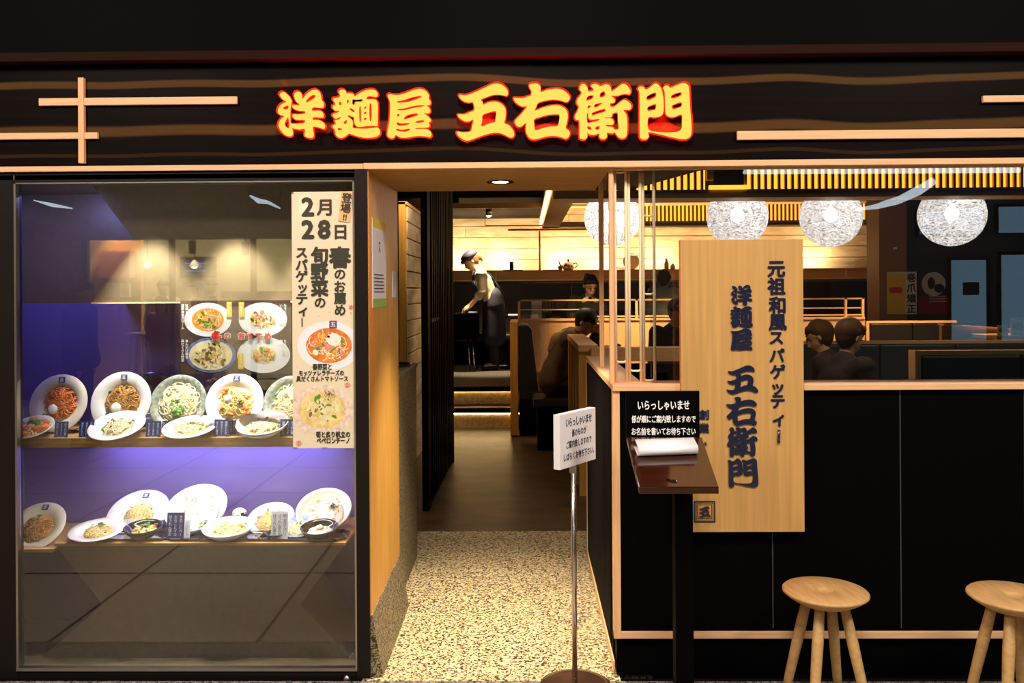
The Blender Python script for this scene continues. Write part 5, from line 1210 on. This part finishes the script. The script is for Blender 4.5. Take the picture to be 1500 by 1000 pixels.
def hand_bones(w, d, side, curl=.5, spread=1.0):
    """palm and five fingers from wrist w along direction d; side = thumb direction"""
    w = Vector(w); d = Vector(d).normalized(); s = (Vector(side) - d * Vector(side).dot(d)).normalized(); nrm = d.cross(s)
    if nrm.z > 0: nrm = -nrm
    B = [(w, w + d * .045, .024, .028), (w + d * .045 - s * .022, w + d * .085 - s * .026, .016, .013), (w + d * .045 + s * .02, w + d * .085 + s * .024, .017, .014)]
    for i, L in enumerate((.068, .078, .072, .056)):
        b0 = w + d * .080 + s * (.026 - i * .0185) * spread; b1 = b0 + (d * math.cos(curl * .5) + nrm * math.sin(curl * .5)) * L * .45; b2 = b1 + (d * math.cos(curl * 1.2) + nrm * math.sin(curl * 1.2)) * L * .32; b3 = b2 + (d * math.cos(curl * 1.9) + nrm * math.sin(curl * 1.9)) * L * .25
        B += [(b0, b1, .0095, .009), (b1, b2, .009, .008), (b2, b3, .008, .007)]
    t0 = w + d * .025 + s * .024; t1 = t0 + (d * .6 + s * .7).normalized() * .035; t2 = t1 + (d * .85 + s * .25 + nrm * .2).normalized() * .03
    B += [(w + d * .02, t0, .018, .014), (t0, t1, .013, .0105), (t1, t2, .0105, .008)]
    return B


def head_parts(t, hc, R, hairstyle, hairmat, kids, face=True):
    """hc head centre, R rotation of the head; local frame: -Y is forward. returns bones for the body"""
    def q(x, y, z): return Vector(hc) + R @ Vector((x, y, z))
    bones = [(q(0, .012, .030), q(0, -.008, .03), .090, .086, .86, 1.0), (q(0, -.02, -.03), q(0, -.045, -.075), .066, .040, .95, .95), (q(0, -.05, -.078), q(0, -.055, -.09), .028, .022),
             (q(0, -.098, .008), q(0, -.110, -.022), .008, .013), (q(-.014, -.096, -.026), q(.014, -.096, -.026), .009, .009), (q(-.03, -.088, .026), q(.03, -.088, .026), .012, .012),
             (q(-.080, .008, .012), q(-.083, .014, -.02), .014, .010), (q(.080, .008, .012), q(.083, .014, -.02), .014, .010), (q(-.018, -.096, -.056), q(.018, -.096, -.056), .0075, .0075)]
    if face:
        e = MB(); [e.ball(q(s * .030, -.0915, .006), .012, .010, .0045, 10, 6, R) for s in (-1, 1)]; kids.append(('eyes', e, 'hair'))
        l = MB().ball(q(0, -.1015, -.055), .022, .007, .006, 12, 6, R); kids.append(('lips', l, 'pink'))
        br = MB(); [br.tube([q(s * .016, -.098, .030), q(s * .032, -.096, .035), q(s * .046, -.086, .030)], .0035, 6) for s in (-1, 1)]; kids.append(('eyebrows', br, hairmat))
    hb = []
    if hairstyle in ('short', 'bun', 'bob', 'ponytail', 'long'):
        hb = [(q(0, .030, .045), q(0, .005, .062), .092, .088, .95, 1.0), (q(0, .036, .0), q(0, .034, -.04), .070, .050, 1.05, 1), (q(-.06, .01, .05), q(-.066, .012, .0), .034, .018), (q(.06, .01, .05), q(.066, .012, .0), .034, .018), (q(-.045, -.062, .078), q(.045, -.062, .078), .030, .030)]
    if hairstyle == 'short': hb += [(q(-.04, -.08, .055), q(.04, -.08, .055), .022, .020)]
    if hairstyle == 'bun': hb += [(q(-.02, .085, .085), q(-.02, .08, .10), .042, .036)]
    if hairstyle == 'ponytail': hb += [(q(0, .11, .03), q(0, .13, -.02), .034, .030), (q(0, .13, -.02), q(0, .12, -.07), .030, .014)]
    if hairstyle in ('bob', 'long'):
        dn = -.10 if hairstyle == 'bob' else -.22
        for s in (-1, 1): hb += [(q(s * .068, .02, .03), q(s * .07, .02, dn), .034, .022)]
        hb += [(q(0, .07, .02), q(0, .075, dn), .062, .05, 1.2, 1)]
    return bones, hb


def person(name, label, loc, rz, J, clothes, hair=('short', 'hair'), headrot=(0, 0, 0), vox=.009, group=None, face=True, skin='skin', extra=None):
    """J joints (local; -Y forward): pelvis chest neck head, shL/elL/wrL, shR.., hipL/knL/anL.."""
    t = thing(name, label, 'person', loc, (0, 0, rz), group); V = {k: Vector(v) for k, v in J.items()}; kids = []
    from mathutils import Euler
    R = Euler(headrot).to_matrix(); hb, hr = head_parts(t, V['head'], R, hair[0], hair[1], kids, face)
    W = 1.32
    torso = [(V['pelvis'], V['waist'], .118, .100, W, .92), (V['waist'], V['chest'], .100, .118, W, .90), (V['chest'], V['neck'] - Vector((0, 0, .05)), .112, .070, 1.4, .85)]
    body = torso + [(V['neck'] - Vector((0, 0, .04)), V['head'] - R @ Vector((0, 0, .04)), .052, .050)] + hb
    arms, legs, sleeves = [], [], []
    for s in 'LR':
        sh, el, wr = V['sh' + s], V['el' + s], V['wr' + s]; arms += [(V['chest'] + (sh - V['chest']) * .5 + Vector((0, 0, .02)), sh, .060, .054), (sh, el, .050, .040), (el, wr, .040, .026)]
        hd = V['hd' + s] if 'hd' + s in V else (wr - el).normalized(); hs = V['th' + s] if 'th' + s in V else (Vector((-1 if s == 'L' else 1, 0, .3)))
        arms += hand_bones(wr, hd, hs, curl=.7)
        hp, kn, an = V['hip' + s], V['kn' + s], V['an' + s]; toe = an + (V['toe' + s] if 'toe' + s in V else Vector((0, -.15, -.04)))
        legs += [(hp, kn, .088, .055), (kn, kn.lerp(an, .35), .055, .056), (kn.lerp(an, .35), an, .056, .037), (an, an.lerp(toe, .9), .036, .028)]
        shoe = blob([(an + Vector((0, .02, -.035)), an.lerp(toe, .5) + Vector((0, 0, -.02)), .040, .040, 1, 1), (an.lerp(toe, .5) + Vector((0, 0, -.02)), toe + Vector((0, 0, -.01)), .040, .034)], .010, 3); kids.append(('shoe', shoe, clothes.get('shoe', 'blackgloss')))
    body_me = blob(body + arms + legs, vox); obj('body', body_me, skin, t, local=True)
    if hr: obj('hair', blob(hr, .008, 4), hair[1], t, local=True)
    if 'top' in clothes:
        m, sl, infl = clothes['top']; cb = [(a, b, r0 + infl, r1 + infl * .8, *f) for (a, b, r0, r1, *f) in torso]
        cb[0] = (V['pelvis'].lerp(V['waist'], .15), V['waist'], .118 + infl, .104 + infl, W, .95)
        cb += [(V['chest'], V['shL'], .085 + infl, .058 + infl), (V['chest'], V['shR'], .085 + infl, .058 + infl), (V['neck'] - Vector((0, 0, .06)), V['neck'] - Vector((0, 0, .015)), .068 + infl, .058 + infl * .4)]
        for s in 'LR':
            sh, el, wr = V['sh' + s], V['el' + s], V['wr' + s]; cb += [(sh, el, .055 + infl, .048 + infl)]
            if sl == 'long': cb += [(el, el.lerp(wr, .93), .048 + infl, .034 + infl)]
            if sl == 'rolled': cb += [(el, el.lerp(wr, .25), .050 + infl, .050 + infl)]
        obj('top', blob(cb, vox + .001, 3), m, t, local=True)
    if 'bottom' in clothes:
        m = clothes['bottom']; cb = [(V['pelvis'], V['pelvis'].lerp(V['waist'], .5), .126, .112, W, .95)]
        for s in 'LR': hp, kn, an = V['hip' + s], V['kn' + s], V['an' + s]; cb += [(hp, kn, .100, .070), (kn, kn.lerp(an, .9), .068, .056)]
        obj('trousers', blob(cb, vox + .002, 3), m, t, local=True)
    for nm, mb, mt in kids: obj(nm, mb, mt, t, local=True)
    for nm, mb, mt in (extra or []): obj(nm, mb, mt, t, local=True)
    return t


def stand_joints(h=1.62, lean=.0, arm=.0):
    k = h / 1.70; J = {'pelvis': (0, .02, .93), 'waist': (0, .01, 1.08), 'chest': (0, 0, 1.28), 'neck': (0, .01, 1.45), 'head': (0, -.01, 1.60),
                       'shL': (-.175, .01, 1.39), 'elL': (-.22, .03, 1.11), 'wrL': (-.23, -.03, .87), 'shR': (.175, .01, 1.39), 'elR': (.22, .03, 1.11), 'wrR': (.23, -.03, .87),
                       'hipL': (-.09, .02, .88), 'knL': (-.095, 0, .47), 'anL': (-.10, .03, .08), 'hipR': (.09, .02, .88), 'knR': (.095, 0, .47), 'anR': (.10, .03, .08)}
    J = {a: Vector(v) * k for a, v in J.items()}
    if lean:
        P = J['pelvis'].copy(); Rm = Matrix.Rotation(lean, 3, 'X')
        for a in ('waist', 'chest', 'neck', 'head', 'shL', 'elL', 'wrL', 'shR', 'elR', 'wrR'): J[a] = P + Rm @ (J[a] - P)
    return J


def sit_joints(seat=.47, lean=.0):
    b = seat + .10
    J = {'pelvis': (0, .04, b), 'waist': (0, .05, b + .15), 'chest': (0, .02, b + .35), 'neck': (0, .01, b + .52), 'head': (0, -.02, b + .67),
         'shL': (-.175, .02, b + .46), 'elL': (-.22, -.04, b + .20), 'wrL': (-.14, -.25, b + .20), 'shR': (.175, .02, b + .46), 'elR': (.22, -.04, b + .20), 'wrR': (.14, -.25, b + .20),
         'hipL': (-.09, .02, b - .01), 'knL': (-.11, -.40, b - .01), 'anL': (-.11, -.40, .08), 'hipR': (.09, .02, b - .01), 'knR': (.11, -.40, b - .01), 'anR': (.11, -.40, .08)}
    J = {a: Vector(v) for a, v in J.items()}
    if lean:
        P = J['pelvis'].copy(); Rm = Matrix.Rotation(lean, 3, 'X')
        for a in ('waist', 'chest', 'neck', 'head', 'shL', 'elL', 'wrL', 'shR', 'elR', 'wrR'): J[a] = P + Rm @ (J[a] - P)
    return J


# waitress: faces left (local -Y turned to world -X), leaning over the cabinet
yw = 8.12; fx = X(722, yw, 541)
J = stand_joints(1.60, .36)
k = 1.60 / 1.70
J['head'] = J['neck'] + Vector((0, -.115, .115)); J['knL'] = Vector((-.09, .01, .47 * k)); 
zh = zc - PZ
tgt = fx - X(684, yw)
for s, sg_ in (('L', -1), ('R', 1)):
    J['wr' + s] = Vector((sg_ * .09 + (.02 if s == 'L' else 0), -(tgt - .02) + (.03 if s == 'R' else .0), zh + .085)); J['el' + s] = J['sh' + s].lerp(J['wr' + s], .5) + Vector((sg_ * .05, .085, -.03)); J['hd' + s] = Vector((0, -.75, -.55)); J['th' + s] = Vector((-sg_, 0, .1))
# cap, apron, straps
cap = MB(); hc = J['head']; from mathutils import Euler
Rh = Euler((.62, 0, .12)).to_matrix()
def hq(x, y, z): return hc + Rh @ Vector((x, y, z))
cap.ball(hq(0, .02, .085), .118, .125, .070, 24, 12, Rh, .04)
cap.ball(hq(0, -.05, .070), .085, .085, .03, 20, 8, Rh)
brim = MB().ball(hq(0, -.095, .050), .075, .045, .010, 20, 6, Rh @ Matrix.Rotation(.2, 3, 'X'))
P = J['pelvis']; ch = J['chest']; nk = J['neck']
ap = [(P + Vector((0, -.0, .10)), P + Vector((0, -.0, -.02)), .128, .150, 1.3, 1.0), (P + Vector((0, -.0, -.02)), P + Vector((0, .0, -.42)), .150, .165, 1.25, 1.0)]
apm = blob(ap, .012, 14)
bib = MB(); Rl = Matrix.Rotation(.36, 3, 'X')
for i in range(6):
    pass
fr = [ch + Rl @ Vector((x, -.148 + abs(x) * .25, z)) for z in (-.22, .06) for x in (-.12, -.06, 0, .06, .12)]
bib.add(fr + [v + Rl @ Vector((0, .008, 0)) for v in fr], [(i, i + 1, i + 6, i + 5) for i in range(4)] + [(i + 10, i + 15, i + 16, i + 11) for i in range(4)] + [(0, 10, 11, 1), (1, 11, 12, 2), (2, 12, 13, 3), (3, 13, 14, 4), (5, 6, 16, 15), (6, 7, 17, 16), (7, 8, 18, 17), (8, 9, 19, 18), (0, 5, 15, 10), (4, 14, 19, 9)], True)
strap = MB()
for s in (-1, 1): strap.tube([ch + Rl @ Vector((s * .11, -.125, .06)), ch + Rl @ Vector((s * .10, -.08, .17)), nk + Vector((s * .06, .03, .0)), ch + Rl @ Vector((s * .04, .12, .05)), P + Vector((-s * .08, .125, .14))], .011, 6)
person('person', 'woman in navy cap, cream shirt and long navy apron bending over the black cabinet', (fx, yw, PZ), -PI / 2, J,
       {'top': ('shirt', 'rolled', .012), 'bottom': 'blackcloth', 'shoe': 'blackgloss'}, ('ponytail', 'hairbrown'), (.62, 0, .12), .0085,
       extra=[('cap', cap, 'apron'), ('cap_brim', brim, 'apron'), ('apron', apm, 'apron'), ('apron_bib', bib, 'apron'), ('apron_strap', strap, 'apron')])

# seated man, hood over his back, face to the right, hand at the face
ym = 4.85; pm_ = X(823, ym); 
J = sit_joints(.50, .30)
J['head'] = J['neck'] + Vector((0, -.13, .09)); hd_ = J['head']
J['elR'] = J['shR'] + Vector((.06, -.20, -.20)); J['wrR'] = hd_ + Vector((.05, -.12, -.13)); J['hdR'] = Vector((-.2, .1, 1)); J['thR'] = Vector((0, .6, .3))
J['elL'] = J['shL'] + Vector((-.04, -.18, -.22)); J['wrL'] = J['shL'] + Vector((.05, -.36, -.12)); J['hdL'] = Vector((.3, -.6, .5))
hood = blob([(J['neck'] + Vector((-.10, .05, -.03)), J['neck'] + Vector((0, .13, -.08)), .055, .075), (J['neck'] + Vector((.10, .05, -.03)), J['neck'] + Vector((0, .13, -.08)), .055, .075), (J['neck'] + Vector((0, .12, -.08)), J['neck'] + Vector((0, .17, -.16)), .085, .06, 1.5, 1)], .010, 4)
person('person', 'man in brown hooded jacket seated with head bowed and hand at his face', (pm_ - .05, ym, 0), PI / 2, J, {'top': ('jacket', 'long', .035), 'bottom': 'blackcloth'}, ('short', 'hair'), (.50, 0, -.35), .0085, extra=[('hood', hood, 'hood')])
bs = thing('bench_stool', 'dark upholstered seat under the man in the hooded jacket', 'stool', (pm_ - .05, ym, 0))
obj('cushion', MB().box(-.23, .17, -.22, .22, .40, .485), 'leather', bs, local=True, bevel=.02); obj('base', MB().box(-.19, .14, -.18, .18, 0, .40), 'black', bs, local=True)

# seated woman on the platform facing the window
yf = 7.05; c = at(862, 419, yf)
J = sit_joints(.46, .10); J['head'] = J['neck'] + Vector((-.0, -.09, .12))
dz = c.z - PZ - J['head'].z
col_ = MB()
for s in (-1, 1): col_.ball(J['neck'] + Vector((s * .055, -.065, -.045)), .055, .02, .03, 12, 6, Matrix.Rotation(s * .6, 3, 'Y'))
person('person', 'woman with hair in a bun, dark top and white collar, looking down behind the partition', (c.x, yf + .1, PZ + min(.12, max(-.1, dz))), .15, J, {'top': ('blackcloth', 'long', .02), 'bottom': 'blackcloth'}, ('bun', 'hair'), (.38, 0, .15), .0085, extra=[('collar', col_, 'cream')])
cs = thing('dining_chair', 'black dining chair under the woman with the bun', 'chair', (c.x, yf + .14, PZ)); dzz = min(.12, max(-.1, dz))
obj('seat', MB().box(-.22, .22, -.2, .24, .40 + dzz, .455 + dzz), 'leather', cs, local=True, bevel=.02); obj('backrest', MB().box(-.21, .21, .22, .26, .5, .82), 'leather', cs, local=True, bevel=.02)
for sx in (-.19, .19):
    for sy in (-.16, .2): obj('leg', MB().tube([(sx, sy, 0), (sx, sy, .41 + dzz)], .014, 8), 'black', cs, local=True)

# standing member of staff and seated guest behind the rods
ysf = 7.3; c = at(971, 416, ysf); J = stand_joints(1.25, .15)
person('person', 'small figure in grey-green sweater behind the pale rods, head turned away', (c.x, ysf, PZ), PI - .3, J, {'top': ('greencloth', 'long', .02), 'bottom': 'blackcloth'}, ('short', 'hair'), (.3, 0, 0), .011, face=False)
yg = 4.9; c = at(979, 458, yg); J = sit_joints(.48, .15); J['head'] = J['neck'] + Vector((0, -.07, .13))
gls = MB()
person('person', 'dark-haired guest in black seated between the rods and the oak board', (c.x, yg, c.z - J['head'].z if abs(c.z - J['head'].z) < .2 else 0), .5, J, {'top': ('blackcloth', 'long', .02), 'bottom': 'blackcloth'}, ('short', 'hair'), (.35, 0, 0), .0095)
# two patrons near the right window, backs turned
for (px, py, y, rz, hm, lb, st_) in [(1201, 494, 3.45, -PI / 2 - .5, 'hairbrown', 'left one of two seated patrons in dark coats behind the right window', 'short'), (1244, 495, 2.75, PI / 2 + .5, 'hairbrown', 'right one of two seated patrons in dark coats behind the right window', 'short')]:
    c = at(px, py, y); J = sit_joints(.45, .12); J['head'] = J['neck'] + Vector((0, -.05, .13)); dz = c.z - J['head'].z
    for kk in ('pelvis', 'waist', 'chest', 'neck', 'head', 'shL', 'elL', 'wrL', 'shR', 'elR', 'wrR', 'hipL', 'hipR', 'knL', 'knR'): J[kk] += Vector((0, 0, dz))
    ho = Matrix.Rotation(rz, 3, 'Z') @ Vector((J['head'].x, J['head'].y, 0)); c = Vector((c.x - ho.x, c.y, c.z)); y = y - ho.y
    person('person', lb, (c.x, y, 0), rz, J, {'top': ('darkcoat', 'long', .02), 'bottom': 'blackcloth'}, (st_, hm), (.25, 0, 0), .0095, face=True)
    t = thing('low_stool', 'black stool under the ' + ('left' if px < 1220 else 'right') + ' of the two patrons behind the right window', 'stool', (c.x, y, 0)); hs_ = J['pelvis'].z - .12
    obj('seat', MB().lathe([(0, hs_), (.17, hs_), (.18, hs_ - .02), (.17, hs_ - .06), (0, hs_ - .06)], seg=24), 'leather', t, local=True); obj('column', MB().tube([(0, 0, .01), (0, 0, hs_ - .06)], .03, 10), 'black', t, local=True); obj('foot', MB().lathe([(0, .02), (.18, .01), (.18, 0), (0, 0)], seg=24), 'black', t, local=True)

# ================================================================== the opposite side of the mall, seen mirrored in the glass
def mir(px, py, d): p = at(px, py, d); return Vector((p.x, -d, p.z))
D = 8.5
def mx_(px, d=D): return mir(px, 450, d).x
def mz_(py, d=D): return mir(300, py, d).z
ow = struct('wall_opposite', MB().box(-9, mx_(126), -D - .1, -D, 0, 4).box(mx_(126), mx_(560), -D - .1, -D, mz_(350), 4).box(mx_(126), mx_(560), -D - .1, -D, 0, .12).box(mx_(560), mx_(1290), -D - .1, -D, 0, 4).box(mx_(1290), 9, -D - .1, -D, mz_(300), 4), 'mallwall')
for px in (126, 253, 372, 470): obj('mullion', MB().box(mx_(px) - .035, mx_(px) + .035, -D, -D + .06, .1, mz_(350)), 'frame', ow)
DB = 12.5
struct('wall_opposite_back', MB().box(-10, 0, -DB - .1, -DB, 0, 3.2), 'oppwall')
struct('ceiling_opposite', MB().box(-10, 0, -DB, -D - .1, 2.95, 3.1), 'oppwall')
struct('wall_opposite_orange', MB().box(mx_(126, 10), mx_(206, 10), -10.1, -10, 0, 2.95), 'orangewall')
lamp('AREA', (-5.5, -10.4, 2.9), 460, (1, .9, .65), (-5.5, -10.5, 0), size=4, size_y=1.5)
lamp('SPOT', (mx_(170, 9.6), -9.6, 2.9), 300, (1, .8, .4), (mx_(170, 10), -10, 1.5), size=.04, spot=60, blend=.5)
a_ = mir(147, 368, 9.9); b_ = mir(193, 407, 9.9); t = thing('hanging_hood', 'pinkish hood on the orange wall of the shop opposite, seen mirrored', 'hood', ((a_.x + b_.x) / 2, -9.9, b_.z))
obj('panel', MB().box(a_.x, b_.x, -10, -9.8, b_.z, a_.z), 'pinkhood', t); 
for px in (152, 173): q1 = mir(px, 414, 9.9); q2 = mir(px + 14, 435, 9.9); obj('frame', MB().box(q1.x, q2.x, -10, -9.93, q2.z, q1.z), 'cream', t)
a_ = mir(261, 376, 12.2); b_ = mir(308, 406, 12.2); t = thing('wall_screen', 'wall screen with a bluish picture in the shop opposite, seen mirrored', 'screen', ((a_.x + b_.x) / 2, -12.2, b_.z))
obj('case', MB().box(a_.x, b_.x, -12.5, -12.25, b_.z, a_.z), 'frame', t); e = .06; obj('picture', MB().box(a_.x + e, b_.x - e, -12.25, -12.245, b_.z + e, a_.z - e), 'e_tv', t)
m = MB(); m.box(a_.x + .1, b_.x - .1, -12.244, -12.24, a_.z - .13, a_.z - .11).box(a_.x + .1, b_.x - .1, -12.244, -12.24, b_.z + .11, b_.z + .13); m.ball(((a_.x + b_.x) / 2, -12.24, (a_.z + b_.z) / 2 + .03), .12, .01, .07); obj('screen_marks', m, 'e_tv2', t)
for (px, py, d, lb) in [(215, 391, 11, 'small pendant lamp left in the shop opposite, seen mirrored'), (284, 391, 11, 'small pendant lamp before the wall screen of the shop opposite, seen mirrored')]:
    c = mir(px, py, d); t = thing('pendant_lamp', lb, 'lamp', tuple(c)); obj('shade', MB().lathe([(.02, .12), (.07, .05), (.075, 0)], seg=16), 'cream', t, local=True); obj('bulb', MB().ball((0, 0, .02), .045), 'e_pend', t, local=True); obj('cord', MB().tube([(0, 0, .12), (0, 0, 2.95 - c.z)], .008, 6), 'black', t, local=True)
for (px, py, d, lb) in [(281, 360, 9.6, 'black track spot over the left half of the shop opposite'), (359, 362, 9.6, 'black track spot over the right half of the shop opposite')]:
    c = mir(px, py, d); t = thing('track_spot', lb, 'light', tuple(c)); obj('can', MB().lathe([(.05, -.12), (.06, .08), (0, .09)], seg=16), 'black', t, local=True); obj('lens', MB().lathe([(0, -.11), (.045, -.11)], seg=14), 'e_pend', t, local=True); obj('stem', MB().tube([(0, 0, .09), (0, 0, 2.95 - c.z)], .012, 6), 'black', t, local=True)
# stool and counter opposite
c = mir(204, 487, 9.3); t = thing('wooden_stool', 'pale wooden stool in the shop opposite, seen mirrored in the case glass', 'stool', (c.x, -9.3, 0)); h = c.z
obj('seat', MB().lathe([(0, h), (.19, h), (.19, h - .04), (0, h - .04)], seg=28), 'stoolwood', t, local=True)
for i in range(4): a = PI / 4 + i * PI / 2; obj('leg', MB().tube([(math.cos(a) * .12, math.sin(a) * .12, h - .04), (math.cos(a) * .19, math.sin(a) * .19, 0)], .022, 8), 'stoolwood', t, local=True)
c0 = mir(180, 470, 10.6); t = thing('shop_counter', 'dark counter in the shop opposite, seen mirrored', 'counter', (c0.x, -10.6, 0)); obj('body', MB().box(c0.x - 1.1, c0.x + 1.2, -11.0, -10.5, 0, .98), 'mallwall', t); obj('top', MB().box(c0.x - 1.15, c0.x + 1.25, -11.05, -10.45, .98, 1.02), 'steel', t)
c0 = mir(400, 424, 11.4); t = thing('shop_counter', 'pale counter at the right of the shop opposite, seen mirrored', 'counter', (c0.x, -11.4, 0)); obj('body', MB().box(c0.x - .8, c0.x + 1.2, -11.8, -11.3, 0, 1.3), 'cream', t); obj('top', MB().box(c0.x - .85, c0.x + 1.25, -11.85, -11.25, 1.3, 1.5), 'steel', t)


def far_person(px, py, d, label, cl, hair, cap=None, rz=0, sit=False, ztop=None):
    c = mir(px, py, d); J = stand_joints(c.z / 1.60 * 1.70, 0) if not sit else sit_joints(.5, .1)
    ex = []
    if cap: h_ = J['head']; ex = [('cap', MB().ball(h_ + Vector((0, 0, .07)), .10, .11, .06, 16, 8), cap), ('cap_brim', MB().ball(h_ + Vector((0, -.11, .05)), .06, .05, .01, 14, 6), cap)]
    return person('person', label, (c.x, -d, 0), rz, J, cl, hair, (0, 0, 0), .014, face=False, extra=ex)


far_person(118, 430, 4.9, 'passer-by in dark clothes facing the shop, mirrored at the left of the case glass', {'top': ('blackcloth', 'long', .05), 'bottom': 'blackcloth'}, ('short', 'hair'), rz=1.4)
far_person(238, 422, 9.7, 'cook in white shirt in the shop opposite, seen mirrored', {'top': ('shirt', 'rolled', .02), 'bottom': 'blackcloth'}, ('short', 'hair'), rz=PI - .4)
far_person(236, 447, 9.0, 'woman in purple apron in the shop opposite, seen mirrored', {'top': ('purplecloth', 'rolled', .02), 'bottom': 'purplecloth'}, ('bob', 'hair'), rz=PI)
far_person(291, 424, 9.8, 'left one of two people in caps leaning together in the shop opposite', {'top': ('blackcloth', 'long', .02), 'bottom': 'blackcloth'}, ('bob', 'hair'), cap='blackcloth', rz=-1.6)
far_person(305, 421, 10.35, 'right one of two people in caps leaning together in the shop opposite', {'top': ('blackcloth', 'long', .02), 'bottom': 'blackcloth'}, ('short', 'hair'), cap='blackcloth', rz=1.6)
# mall ceiling lights and bluish shopfront seen in the right window
def arc(pts, wd, name, label, d):
    c = [mir(*p, d) for p in pts]; z = sum(v.z for v in c) / len(c); m = MB()
    m.tube(c, wd, 10); t = thing(name, label, 'light', tuple(c[0])); obj('diffuser', m, 'e_cool', t); m2 = MB().tube([v + Vector((0, 0, .06)) for v in c], [w_ * .6 for w_ in wd], 8); obj('housing', m2, 'mallwall', t)
    for v in (c[0], c[-1]): obj('hanger', MB().tube([v, Vector((v.x, v.y, 4))], .006, 6), 'black', t)
arc([(1258, 306), (1290, 301), (1320, 292), (1350, 277), (1372, 263)], [.01, .03, .045, .06, .05], 'curved_ceiling_light', 'long curved white ceiling light of the mall, mirrored in the right window', 6.0)
arc([(1092, 249.5), (1250, 249), (1500, 247.5)], [.03, .03, .03], 'ceiling_strip_light', 'straight white ceiling strip of the mall, mirrored along the top of the right window', 6.0)
arc([(365, 286), (378, 294), (392, 296), (410, 305)], [.008, .03, .02, .01], 'curved_ceiling_light', 'short bent ceiling light mirrored near the top of the case glass', 6.5)
arc([(48, 293), (75, 300), (105, 305)], [.005, .022, .006], 'curved_ceiling_light', 'short ceiling light mirrored at the top left corner of the case glass', 6.5)
DR = 7.6
bw = struct('window_3', MB().box(mx_(1230, DR), 9.0, -DR - .3, -DR - .2, 0, 3.2), 'slate')
for x0, y0, x1, y1 in [(1360, 306, 1408, 340), (1412, 302, 1456, 337), (1478, 300, 1560, 338), (1407, 380, 1461, 500), (1482, 372, 1560, 500)]:
    a_ = mir(x0, y0, DR); b_ = mir(x1, y1, DR); p_ = obj('lit_pane', MB().box(a_.x, b_.x, -DR - .2, -DR - .17, b_.z, a_.z), 'e_blue', bw)
    obj('pane_frame', MB().box(a_.x - .04, a_.x, -DR - .2, -DR - .15, b_.z, a_.z).box(b_.x, b_.x + .04, -DR - .2, -DR - .15, b_.z, a_.z).box(a_.x - .04, b_.x + .04, -DR - .2, -DR - .15, a_.z, a_.z + .04), 'frame', bw)
a_ = mir(1423, 413, DR - .1); b_ = mir(1446, 432, DR - .1); solo('hanging_sign', MB().box(a_.x, b_.x, -DR - .03, -DR, b_.z, a_.z), 'frame', 'small dark sign hanging in the bluish doorway mirrored in the right window', 'sign')
lamp('AREA', (5.5, -6.0, 3.9), 40, COOL, (5.5, -6.5, 0), size=2, size_y=1)
